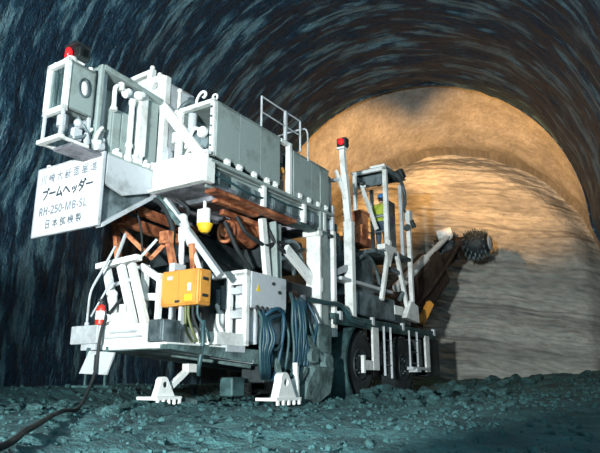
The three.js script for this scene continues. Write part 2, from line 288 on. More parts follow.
// --- guard rails on the tanks
{
  const y0 = 5.12, y1 = 5.83, ym = 5.50;
  const g = P('guard_rail', [rod([1.33, y1, -0.05], [2.73, y1, -0.05], 0.017), rod([1.33, ym, -0.05], [2.73, ym, -0.05], 0.014)], paleGrey);
  for (const x of [1.33, 2.73]) P('rail_post', rod([x, y0, -0.05], [x, y1, -0.05], 0.022), paleGrey, g);
  P('rail_post', B(2.13, 2.20, y0, y1 + 0.02, -0.08, -0.02), paleGrey, g);
  P('end_rail', [pipe([[2.96, 4.98, 0.0], [2.95, 5.6, 0.0], [2.93, 5.73, -0.05], [2.92, 5.74, -0.4], [2.92, 5.72, -0.74], [2.92, 5.6, -0.8], [2.92, 5.0, -0.8]], 0.02, 60, 0.2)], paleGrey);
}
// --- portal post, head plate and diagonal
{
  const po = P('portal_post', [B(-0.06, 0.08, 3.62, 6.02, -1.42, -1.28), B(-0.10, 0.12, 3.58, 3.70, -1.46, -1.24)], white);
  const hp = new THREE.Shape(); [[-2.42, 5.88], [-1.46, 5.30], [-1.36, 5.42], [-1.32, 6.02], [-1.42, 6.06], [-1.66, 6.06], [-1.66, 6.26], [-2.36, 6.24]].forEach(([z, y], i) => i ? hp.lineTo(z, y) : hp.moveTo(z, y));
  const h1 = new THREE.Path(); h1.absarc(-1.55, 5.85, 0.085, 0, Math.PI * 2, true); hp.holes.push(h1);
  const h2 = new THREE.Path(); [[-2.28, 6.08], [-2.28, 6.15], [-1.78, 6.17], [-1.78, 6.08]].forEach(([z, y], i) => i ? h2.lineTo(z, y) : h2.moveTo(z, y)); hp.holes.push(h2);
  const hg = new THREE.ExtrudeGeometry(hp, { depth: 0.10, bevelEnabled: true, bevelSize: 0.006, bevelThickness: 0.006, bevelSegments: 1 }); hg.rotateY(-Math.PI / 2); hg.translate(0.02, 0, 0);
  P('head_plate', hg, white, po);
  P('head_lug', [rod([-0.02, 6.22, -1.72], [-0.02, 6.32, -1.72], 0.06, 0.045), ball(-0.02, 6.32, -1.72, 0.05)], white, po); P('head_lug', rod([-0.02, 6.04, -1.5], [-0.02, 6.13, -1.5], 0.045), white, po);
  P('diagonal_brace', bar([-0.02, 5.70, -1.60], [-0.08, 4.10, -0.22], 0.10, 0.19), white);
  P('brace_foot', [B(-0.16, 0.0, 4.12, 4.22, -0.46, -0.06)], white);
  P('portal_cabinet', [B(0.09, 0.75, 4.05, 5.92, -1.36, -1.30), B(0.10, 0.75, 5.86, 5.92, -2.0, -1.3), B(0.7, 0.75, 4.05, 5.9, -2.0, -1.3)], paleGrey, RH, 'pale grey side sheet behind the portal post');
  P('stack_pipe', [rod([0.0, 4.12, -0.96], [0.0, 5.62, -0.96], 0.035), rod([0, 5.16, -0.96], [0, 5.20, -0.96], 0.075), rod([0, 4.99, -0.96], [0, 5.04, -0.96], 0.085), rod([0, 4.84, -0.96], [0, 4.89, -0.96], 0.085), rod([0, 4.55, -0.96], [0, 4.75, -0.96], 0.10), ball(0, 5.62, -0.96, 0.05)], white);
  P('valve_elbow', [pipe([[0, 5.2, -0.98], [0.05, 5.34, -0.86], [0.08, 5.36, -0.70], [0.1, 5.22, -0.62]], 0.05)], steel);
  P('small_block', [B(-0.12, 0.02, 4.16, 4.42, -1.22, -1.06), B(-0.1, 0.02, 4.42, 4.5, -1.18, -1.1)], paleGrey);
}
// --- front platform that overhangs the end
{
  const pl = P('front_platform', [B(-1.24, -0.05, 3.92, 4.02, -3.1, -1.30), B(-1.9, -1.2, 3.96, 4.02, -1.80, -1.32)], lilac);
  const g1 = poly([[-1.22, 3.52], [-0.82, 3.42], [-0.06, 3.68], [-0.06, 4.02], [-1.22, 4.02]], 0.05); tr(g1, 0, 0, -1.35);
  P('side_fascia', g1, paleGrey, pl);
  const g2 = poly([[-1.20, 2.86], [-0.10, 3.62], [-0.10, 3.9], [-1.20, 3.9]], 0.03); tr(g2, 0, 0, -1.44);
  P('skirt_plate', g2, steel, pl);
  P('skirt_flange', bar([-1.24, 2.80, -1.36], [-0.06, 3.63, -1.36], 0.16, 0.06), paleGrey, pl);
  P('fascia_rail', [B(-1.22, -0.1, 4.02, 4.07, -1.36, -1.29)], panel, pl);
  // small parts on the platform edge
  for (const [x, y, z, r] of [[-1.02, 4.10, -1.33, 0.06], [-0.82, 4.08, -1.30, 0.05], [-0.62, 4.12, -1.31, 0.07], [-0.42, 4.09, -1.28, 0.05], [-0.25, 4.10, -1.3, 0.05]])
    P('pipe_coupling', [rod([x - r * 1.3, y, z], [x + r * 1.3, y, z], r, r, 14), rod([x, y - r, z], [x, y + r * 1.6, z], r * 0.6, r * 0.6, 12)], white, pl);
  // light box with window frame, on legs
  const bx = P('beacon_box', [B(-2.08, -1.58, 4.52, 5.36, -1.36, -1.30), B(-2.08, -1.58, 5.30, 5.36, -1.80, -1.30), B(-1.63, -1.58, 4.52, 5.34, -1.80, -1.3), B(-2.08, -1.6, 4.52, 4.57, -1.8, -1.3), B(-2.08, -1.6, 4.55, 5.33, -1.80, -1.76)], panel, RH, 'pale box under the red beacon');
  P('window_frame', [B(-2.14, -2.06, 4.47, 5.38, -1.37, -1.28), B(-2.14, -2.06, 4.47, 5.38, -1.84, -1.77), B(-2.14, -2.06, 5.29, 5.38, -1.84, -1.28), B(-2.14, -2.06, 4.47, 4.57, -1.84, -1.28)], white, bx);
  P('window_bar', [B(-2.07, -2.05, 4.56, 5.3, -1.70, -1.675), B(-2.07, -2.05, 4.56, 5.3, -1.57, -1.555), B(-2.07, -2.05, 4.56, 5.3, -1.48, -1.465)], steel, bx);
  P('window_pane', B(-2.05, -2.04, 4.55, 5.31, -1.78, -1.35, 0.002), glass, bx);
  const ring = new THREE.Shape(); ring.absellipse(-1.80, 4.98, 0.105, 0.17, 0, Math.PI * 2); const hole = new THREE.Path(); hole.absellipse(-1.80, 4.98, 0.075, 0.14, 0, Math.PI * 2, true); ring.holes.push(hole);
  P('porthole_rim', tr(new THREE.ExtrudeGeometry(ring, { depth: 0.03, bevelEnabled: false, curveSegments: 24 }), 0, 0, -1.30), steel, bx);
  const rl = new THREE.SphereGeometry(0.075, 20, 12); rl.scale(1, 1.8, 0.35); P('porthole_lens', tr(rl, -1.80, 4.96, -1.295), whiteLabel, bx, 'white lens in the oval porthole');
  P('box_leg', [B(-2.13, -2.08, 4.04, 4.5, -1.36, -1.30)], paleGrey, bx); P('box_leg', [B(-2.13, -2.08, 4.04, 4.5, -1.82, -1.77)], paleGrey, bx); P('box_leg', [B(-1.66, -1.6, 4.0, 4.53, -1.36, -1.3)], paleGrey, bx); P('box_leg', [B(-1.66, -1.6, 4.0, 4.53, -1.8, -1.75)], paleGrey, bx);
  P('foot_frame', [B(-2.16, -2.06, 4.00, 4.07, -1.88, -1.28), B(-2.1, -1.6, 4.00, 4.05, -1.35, -1.29), B(-2.1, -1.6, 4.00, 4.05, -1.85, -1.79)], white, bx);
  P('valve_body', [rod([-1.95, 4.30, -1.55], [-1.95, 4.50, -1.55], 0.09), rod([-1.95, 4.08, -1.55], [-1.95, 4.30, -1.55], 0.05), rod([-1.80, 4.36, -1.38], [-1.62, 4.42, -1.38], 0.07), B(-1.86, -1.70, 4.10, 4.30, -1.50, -1.36), ball(-1.8, 4.38, -1.36, 0.07)], paleGrey, bx);
  P('valve_pipe', [pipe([[-1.95, 4.2, -1.5], [-1.85, 4.12, -1.4], [-1.7, 4.18, -1.34], [-1.55, 4.3, -1.34], [-1.5, 4.42, -1.36]], 0.03), pipe([[-1.78, 4.5, -1.4], [-1.72, 4.36, -1.33], [-1.62, 4.24, -1.32], [-1.58, 4.08, -1.32]], 0.028)], steel, bx);
  P('corner_bolt', rod([-2.05, 5.36, -1.72], [-2.05, 5.43, -1.72], 0.045), white, bx); P('corner_bolt', rod([-1.66, 5.36, -1.36], [-1.66, 5.42, -1.36], 0.04), white, bx);
  const bc = P('beacon_base', [rod([-2.02, 5.36, -1.38], [-2.02, 5.44, -1.38], 0.11, 0.08, 20), B(-2.12, -1.82, 5.37, 5.41, -1.46, -1.3)], white, bx);
  const lens = lathe([[0.001, 0.19], [0.05, 0.185], [0.08, 0.14], [0.085, 0.0], [0.001, 0.0]], 20); lens.scale(0.7, 0.85, 0.7); tr(lens, -2.06, 5.45, -1.42); P('beacon_lens', lens, redGlow, bc, 'red beacon lens');
  P('beacon_hood', [B(-2.02, -1.82, 5.43, 5.62, -1.36, -1.20, 0.03), B(-2.10, -1.80, 5.62, 5.67, -1.50, -1.19, 0.015), B(-1.98, -1.8, 5.42, 5.63, -1.48, -1.2, 0.03)], dark, bc, 'black hood behind the red lens');
  // valves between box and sign
  P('manifold', [B(-1.50, -1.26, 4.05, 4.30, -1.62, -1.34), rod([-1.44, 4.28, -1.40], [-1.44, 4.46, -1.40], 0.05), rod([-1.32, 4.28, -1.42], [-1.32, 4.40, -1.42], 0.06), rod([-1.52, 4.15, -1.36], [-1.40, 4.15, -1.26], 0.06), rod([-1.40, 4.10, -1.32], [-1.40, 4.10, -1.24], 0.07)], paleGrey);
  P('manifold_pipe', [pipe([[-1.46, 4.02, -1.3], [-1.5, 4.18, -1.28], [-1.46, 4.32, -1.28], [-1.38, 4.44, -1.3]], 0.035), pipe([[-1.58, 4.06, -1.4], [-1.64, 4.22, -1.36], [-1.56, 4.36, -1.32]], 0.03)], white);
  // control cabinet with bent pipe
  const cb = P('control_cabinet', [B(-1.18, -0.78, 4.06, 4.92, -1.46, -1.36), B(-1.50, -0.72, 5.47, 5.56, -1.80, -1.28), B(-1.2, -0.8, 4.06, 5.47, -1.86, -1.8)], panel);
  P('cabinet_post', [B(-1.52, -1.42, 4.06, 5.56, -1.38, -1.28, 0.03)], panel, cb); P('cabinet_post', [B(-1.38, -1.31, 4.06, 5.50, -1.44, -1.36)], paleGrey, cb);
  P('cabinet_door', [B(-1.14, -0.98, 4.12, 4.86, -1.37, -1.34), B(-0.95, -0.82, 4.12, 4.86, -1.37, -1.345)], panel, cb);
  P('bent_pipe', [pipe([[-1.20, 4.86, -1.28], [-1.205, 5.10, -1.28], [-1.20, 5.24, -1.28], [-1.13, 5.31, -1.28], [-1.05, 5.30, -1.28], [-0.98, 5.24, -1.29]], 0.042), rod([-1.2, 4.82, -1.28], [-1.2, 4.88, -1.28], 0.06), rod([-1.08, 5.24, -1.28], [-1.08, 5.38, -1.28], 0.055), rod([-1.00, 5.20, -1.28], [-0.90, 5.30, -1.28], 0.065)], white, cb);
  P('sloped_rail', bar([-1.46, 5.52, -1.30], [-0.10, 5.44, -1.32], 0.09, 0.09), panel);
  P('pipe_column', [rod([-0.78, 4.06, -1.32], [-0.78, 5.20, -1.32], 0.05), rod([-0.78, 4.3, -1.32], [-0.78, 4.36, -1.32], 0.07), rod([-0.78, 5.1, -1.32], [-0.78, 5.2, -1.32], 0.065)], white);
  P('vessel_head', [ball(-0.70, 5.30, -1.26, 0.10, 0.8), rod([-0.7, 5.3, -1.2], [-0.7, 5.3, -1.15], 0.05)], white);
  P('square_column', [B(-0.64, -0.44, 4.22, 5.42, -1.40, -1.27, 0.03), B(-0.60, -0.48, 4.06, 4.24, -1.38, -1.29)], white); P('square_column', [B(-0.38, -0.12, 4.10, 5.40, -1.44, -1.36)], panel);
  P('sign_hanger', [B(-1.27, -1.22, 4.02, 4.16, -1.66, -1.58), B(-1.27, -1.22, 4.02, 4.14, -2.9, -2.82), B(-1.25, -1.21, 3.0, 4.05, -2.2, -2.1)], white);
}
// --- rusty frames and machinery beneath the deck
{
  P('rust_beam', [bar([-0.55, 3.38, -1.62], [1.3, 3.26, -1.62], 0.16, 0.14), bar([-0.55, 3.14, -1.72], [1.3, 3.02, -1.72], 0.14, 0.18)], rust, RH, 'rust orange twin beam');
  P('rust_column', bar([-0.45, 3.35, -1.98], [-0.32, 2.32, -1.88], 0.10, 0.10), rust); P('rust_strut', bar([-0.42, 3.10, -1.92], [-0.2, 2.42, -1.2], 0.08, 0.08), rust); P('rust_strut', bar([-0.2, 2.42, -1.25], [0.1, 2.9, -1.0], 0.08, 0.08), rust);
  P('rust_strut', bar([-0.25, 2.74, -0.80], [-0.22, 2.12, -0.62], 0.10, 0.10), rust); P('rust_bracket', [B(-0.34, -0.2, 2.62, 2.84, -0.92, -0.70), rod([-0.36, 2.74, -0.8], [-0.2, 2.74, -0.8], 0.07)], rust); P('rust_strut', bar([-0.05, 2.62, -0.42], [0.0, 2.15, -0.40], 0.09, 0.09), rust);
  P('hydraulic_ram', [rod([0.0, 3.10, -0.70], [0.0, 2.62, -0.49], 0.07), rod([0, 2.62, -0.49], [0, 2.12, -0.24], 0.045), ball(0, 3.12, -0.71, 0.085)], white); P('hydraulic_ram', [rod([0, 2.95, -0.72], [0, 2.70, -0.71], 0.065), rod([0, 2.7, -0.71], [0, 2.2, -0.70], 0.05)], white);
  P('inclined_strut', bar([-0.05, 3.50, -1.10], [0.10, 2.05, 0.10], 0.14, 0.10), paleGrey); P('inclined_strut', bar([-0.10, 3.58, -1.25], [-0.05, 3.0, -0.72], 0.09, 0.09), muddy);
  P('deck_hose', [pipe([[-0.2, 3.58, -1.5], [-0.12, 3.46, -1.2], [-0.1, 3.2, -0.98], [-0.08, 2.9, -0.86], [-0.05, 2.5, -0.9]], 0.05), pipe([[-0.35, 3.3, -1.5], [-0.3, 2.9, -1.4], [-0.32, 2.4, -1.3]], 0.02), pipe([[0.1, 3.55, -1.0], [0.2, 3.35, -0.8], [0.25, 3.2, -0.9], [0.2, 3.05, -1.1]], 0.035)], blackRubber);
  P('gear_motor', [rod([1.45, 3.22, -0.85], [2.1, 3.20, -0.85], 0.24, 0.22, 26), rod([1.30, 3.22, -0.85], [1.45, 3.22, -0.85], 0.15, 0.24, 26), B(1.6, 2.0, 3.38, 3.52, -1.05, -0.65), tr(new THREE.TorusGeometry(0.20, 0.04, 8, 24).rotateY(Math.PI / 2), 1.34, 3.18, -0.85)], rust, RH, 'rust coloured drum motor');
  P('rust_pan', [bar([0.9, 3.44, -0.62], [2.3, 3.42, -0.58], 0.10, 0.10), bar([1.95, 3.40, -0.6], [2.1, 2.95, -0.5], 0.06, 0.06)], rust);
  P('work_lamp', [B(0.36, 0.46, 3.08, 3.38, -0.74, -0.48, 0.04), rod([0.42, 3.36, -0.6], [0.42, 3.52, -0.6], 0.03)], lampWhite, RH, 'white hanging lamp'); P('lamp_cup', [rod([0.42, 2.98, -0.58], [0.42, 3.09, -0.58], 0.11, 0.15, 20), rod([0.42, 2.93, -0.58], [0.42, 2.98, -0.58], 0.06, 0.11, 20)], yellow, RH, 'yellow cup below the lamp');
  // dark machinery core
  const core = P('drive_housing', [B(0.6, 3.4, 1.05, 2.5, -2.8, -0.75, 0.06), B(1.0, 3.2, 2.5, 3.1, -2.6, -1.2, 0.08), B(2.3, 3.4, 2.6, 3.3, -1.2, -0.4, 0.06), B(3.3, 6.4, 1.2, 2.4, -2.8, -0.5, 0.06), B(2.2, 3.3, 1.05, 2.3, -0.75, -0.12, 0.04)], dark, RH, 'dark engine and drive housing');
  for (const [x, y] of [[2.35, 2.75], [2.7, 2.95], [3.0, 2.7], [2.6, 3.15]]) P('drive_pipe', pipe([[x, y, -0.36], [x + 0.25, y + 0.05, -0.30], [x + 0.55, y - 0.06, -0.34], [x + 0.7, y - 0.2, -0.4]], 0.05), steel, core);
  P('drive_hose', [pipe([[1.2, 3.4, -0.5], [1.4, 3.1, -0.4], [1.9, 2.95, -0.32], [2.4, 3.1, -0.3], [2.9, 3.0, -0.3]], 0.04), pipe([[1.1, 3.3, -0.7], [1.3, 2.8, -0.55], [1.6, 2.5, -0.5], [1.8, 2.3, -0.5]], 0.045), pipe([[2.0, 3.4, -0.4], [2.2, 3.0, -0.25], [2.6, 2.9, -0.22], [3.2, 3.1, -0.25]], 0.04)], blackRubber, core);
}
// --- gantry legs and posts on the open side
{
  P('gantry_leg', [bar([1.80, 3.48, -0.34], [2.02, 2.2, -0.34], 0.10, 0.16)], white); P('gantry_leg', [bar([2.12, 3.48, -0.36], [2.22, 2.2, -0.36], 0.26, 0.04), bar([2.32, 3.48, -0.32], [2.36, 2.2, -0.32], 0.05, 0.16)], panel);
  P('diagonal_stay', bar([2.45, 2.98, -0.22], [3.62, 2.30, -0.16], 0.10, 0.20), white);
  P('main_post', [B(3.36, 3.44, 1.15, 3.48, -0.30, 0.04), B(3.44, 3.78, 1.15, 3.50, -0.30, 0.0)], white); P('post_side_shade', B(3.46, 3.74, 1.2, 4.9, -0.10, 0.012), panel);  // grey sheet over the white post's side paints in its shade
  P('post_gusset', B(3.38, 3.5, 2.2, 2.5, -0.32, 0.045), white); P('post_cap', B(3.3, 3.46, 3.40, 3.52, -0.36, 0.06), white);
  P('slim_post', [B(4.04, 4.16, 1.30, 3.66, -0.20, 0.0)], white); P('slim_post', [B(4.02, 4.10, 3.66, 4.25, -0.14, 0.0)], paleGrey);
  P('post_bracket', [B(4.1, 4.3, 3.60, 3.86, -0.3, -0.04), B(4.16, 4.5, 3.2, 3.7, -0.6, -0.1)], muddy);
  const bp = P('beacon_post', [B(4.86, 5.06, 1.78, 4.1, -0.20, 0.02, 0.03), bar([4.94, 4.0, -0.08], [4.72, 5.2, -0.06], 0.16, 0.14), bar([4.72, 5.1, -0.06], [4.62, 5.82, -0.05], 0.13, 0.12), bar([4.75, 4.6, -0.06], [4.55, 5.3, -0.2], 0.07, 0.07)], white);
  const lens = lathe([[0.001, 0.0], [0.085, 0.0], [0.085, 0.14], [0.05, 0.19], [0.001, 0.195]], 20); lens.scale(0.9, 0.35, 0.9); lens.rotateZ(Math.PI / 2); tr(lens, 4.52, 5.98, -0.02); 
  P('beacon_base', [B(4.50, 4.70, 5.80, 5.86, -0.14, 0.06)], white, bp); P('beacon_hood', [B(4.52, 4.72, 5.86, 6.10, -0.16, 0.10, 0.04)], dark, bp, 'black beacon housing'); P('beacon_lens', lens, redGlow, bp, 'red beacon lens');
  P('post_arm', [bar([4.80, 5.1, -0.1], [4.2, 4.95, -0.3], 0.08, 0.08), rod([4.35, 4.95, -0.28], [4.35, 4.5, -0.28], 0.05)], paleGrey);
}
// --- operator's cage
{
  const c = P('cage_frame', [B(6.98, 7.10, 3.74, 6.12, -0.10, 0.02), B(6.98, 7.08, 3.74, 6.10, -1.02, -0.92)], white, RH, 'white frame of the operator cage');
  P('cage_post', B(8.05, 8.15, 3.74, 5.9, -0.10, 0.0), paleGrey, c); P('cage_post', B(8.05, 8.15, 3.74, 5.9, -1.02, -0.92), paleGrey, c);
  P('roof_beam', B(6.98, 7.08, 6.03, 6.13, -1.04, 0.02), white, c); P('roof_beam', B(6.98, 8.15, 6.03, 6.11, -1.04, -0.96), steel, c); P('roof_beam', B(6.98, 8.15, 6.03, 6.11, -0.08, 0.02), steel, c);
  P('roof_sheet', [B(7.0, 8.4, 6.11, 6.15, -1.1, 0.02)], muddy, c); P('roof_lamp', [B(7.05, 7.5, 6.15, 6.24, -0.5, -0.05, 0.02)], lampWhite, c);
  P('roof_panel', B(7.2, 7.24, 5.70, 6.02, -1.0, -0.08), steel, c);
  P('curved_handrail', pipe([[7.5, 6.08, 0.02], [7.9, 6.02, 0.03], [8.18, 5.75, 0.03], [8.22, 5.4, 0.03], [8.1, 5.1, 0.02]], 0.05), steel, c);
  P('cage_side_panel', [B(7.12, 7.6, 3.9, 5.2, -0.06, -0.02)], steel, c);
  P('cage_floor', [B(6.7, 8.4, 3.66, 3.76, -1.1, 0.06), B(6.2, 6.9, 3.55, 3.66, -0.8, 0.0)], steel, c);
  P('front_rail', [rod([7.02, 4.76, -0.95], [7.02, 4.76, -0.06], 0.02), rod([7.02, 4.3, -0.95], [7.02, 4.3, -0.06], 0.02)], steel, c);
  P('cage_lever', [bar([6.55, 5.45, -0.50], [6.95, 4.35, -0.30], 0.10, 0.08), rod([6.5, 5.5, -0.56], [6.58, 5.56, -0.44], 0.09)], white, c); P('lever_cap', ball(6.52, 5.56, -0.50, 0.12, 0.7), dark, c);
  P('rust_cabinet', [B(6.35, 6.75, 4.1, 4.75, -0.95, -0.45), B(6.3, 6.8, 4.72, 4.78, -1.0, -0.4)], rust, c, 'rusty brown box in the cage');
  P('support_plate', [B(6.62, 7.35, 3.72, 3.86, -0.16, 0.08), poly([[6.7, 3.72], [7.2, 3.72], [6.95, 3.3]], 0.06)], white, c);
  P('cage_leg', bar([7.05, 4.0, 0.02], [6.42, 2.36, 0.02], 0.10, 0.12), white); P('cage_leg', bar([7.45, 3.8, 0.02], [8.06, 2.32, 0.02], 0.10, 0.12), white);
  P('rear_post', [B(8.42, 8.54, 2.34, 5.0, -0.06, 0.06), B(8.40, 8.62, 4.9, 5.2, -0.1, 0.08)], white); P('post_knob', [rod([8.35, 4.65, 0.0], [8.25, 4.65, 0.06], 0.09), rod([8.5, 4.9, 0.08], [8.62, 4.7, 0.12], 0.07)], dark);
  P('leg_shoe', [poly([[7.7, 2.02], [8.6, 1.95], [8.55, 2.4], [8.1, 2.5]], 0.14), B(7.5, 8.1, 2.1, 2.35, -0.6, -0.1)], white);
  P('platform_housing', [B(5.2, 6.6, 2.35, 3.5, -1.2, -0.25, 0.08), B(5.4, 7.6, 1.9, 2.5, -1.0, -0.12, 0.06), rod([5.3, 3.6, -0.7], [6.3, 3.6, -0.7], 0.22, 0.22, 20), B(7.2, 8.8, 1.9, 2.2, -1.4, -0.2)], steel);
  P('housing_shelf', [B(4.4, 7.2, 2.6, 2.68, -0.3, 0.0), bar([4.3, 2.75, -0.1], [4.85, 2.95, -0.12], 0.08, 0.14)], paleGrey);
  P('housing_pipe', [pipe([[5.6, 3.3, -0.2], [6.0, 3.45, -0.15], [6.4, 3.2, -0.12], [6.6, 2.8, -0.1]], 0.05), pipe([[7.2, 3.3, -0.1], [7.7, 3.2, 0.0], [7.9, 2.8, 0.0], [7.6, 2.5, 0]], 0.06)], steel);
  P('warm_tank', [rod([6.05, 4.1, -0.75], [6.05, 4.1, -0.2], 0.2, 0.2, 20), B(5.6, 6.4, 3.72, 3.95, -0.8, -0.2)], rust);
}
// --- catwalk over the wheels, mudguard plates and hanging ladders
{
  const cw = P('catwalk', [B(3.9, 9.95, 1.68, 1.80, -0.55, 0.08), B(3.9, 9.95, 1.56, 1.70, 0.03, 0.09)], tealPaint, RH, 'dull teal catwalk beam');
  for (const [x0, x1, y0] of [[5.66, 5.98, 0.62], [9.04, 9.34, 0.62]]) P('mudguard_plate', B(x0, x1, y0, 1.62, 0.06, 0.12), white, cw);
  P('foot_bracket', [B(5.12, 5.22, 0.55, 0.95, 0.05, 0.13), B(5.2, 5.62, 0.62, 0.84, 0.06, 0.12)], white, cw); P('foot_bracket', [B(7.85, 9.1, 0.66, 0.74, 0.02, 0.2), B(8.0, 8.3, 0.6, 0.7, 0.0, 0.25)], paleGrey, cw);
  for (const [x, y] of [[6.27, 0.5], [6.66, 0.44], [7.86, 0.7], [8.40, 0.72]]) P('ladder_stile', [rod([x, 1.68, 0.12], [x, y, 0.12], 0.030)], paleGrey, cw);
  for (const y of [0.75, 1.05, 1.35]) { P('ladder_rung', rod([6.27, y, 0.12], [6.66, y, 0.12], 0.015), steel, cw); P('ladder_rung', rod([7.86, y + 0.08, 0.12], [8.40, y + 0.08, 0.12], 0.015), steel, cw); }
  for (const x of [4.1, 5.7, 7.5, 9.8]) P('catwalk_clamp', [B(x, x + 0.12, 1.66, 1.86, 0.02, 0.11)], paleGrey, cw);
  P('catwalk_hose', [pipe([[2.9, 1.98, 0.05], [3.6, 1.98, 0.08], [4.2, 1.98, 0.08], [4.6, 1.72, 0.1], [5.2, 1.66, 0.1]], 0.05)], tealHose, cw);
  P('rear_box', [B(9.5, 10.6, 0.5, 1.6, -0.7, -0.05, 0.05)], dark, RH, 'dark box at the tail');
  P('chassis_beam', [B(3.2, 10.4, 0.75, 1.25, -2.6, -0.75, 0.04)], dark);
}
// --- wheels
function wheel(x, z, side) {
  const R = 0.76, w = 0.46, pr = [[0.34, -w / 2 + 0.03], [0.56, -w / 2], [0.70, -w / 2 + 0.02], [0.75, -w / 2 + 0.10], [R, 0], [0.75, w / 2 - 0.10], [0.70, w / 2 - 0.02], [0.56, w / 2], [0.34, w / 2 - 0.03]];
  const g = [lathe(pr, 44)]; g[0].rotateX(Math.PI / 2);
  for (let i = 0; i < 26; i++) for (const s of [-1, 1]) { const b = new RoundedBoxGeometry(0.075, 0.06, 0.22, 1, 0.01); b.rotateY(s * 0.5); b.translate(0, R, s * 0.11); b.rotateZ((i + (s > 0 ? 0.5 : 0)) / 26 * Math.PI * 2); g.push(b); }
  const t = P('wheel', g.map((q) => tr(q, x, 0.76, z)), tyreMat);
  const rim = lathe([[0.001, 0.02], [0.10, 0.03], [0.12, 0.0], [0.26, -0.04], [0.33, 0.06], [0.36, 0.06], [0.36, -0.04], [0.001, -0.05]], 32); rim.rotateX(Math.PI / 2 * side); P('rim', tr(rim, x, 0.76, z + side * 0.18), dark, t);
  for (let i = 0; i < 8; i++) { const a = i / 8 * Math.PI * 2; P('wheel_nut', rod([x + 0.19 * Math.cos(a), 0.76 + 0.19 * Math.sin(a), z + side * 0.15], [x + 0.19 * Math.cos(a), 0.76 + 0.19 * Math.sin(a), z + side * 0.2], 0.022, 0.022, 6), steel, t); }
}
for (const x of [5.45, 8.0]) { wheel(x, -0.34, 1); wheel(x, -3.0, -1); }
P('wheel_arch', [(() => { const s = new THREE.Shape(); s.absarc(5.45, 0.76, 1.0, Math.PI * 1.28, Math.PI * 0.45, true); s.absarc(5.45, 0.76, 0.93, Math.PI * 0.45, Math.PI * 1.28, false); return tr(new THREE.ExtrudeGeometry(s, { depth: 0.5, bevelEnabled: false, curveSegments: 24 }), 0, 0, -0.48); })()], tealPaint);

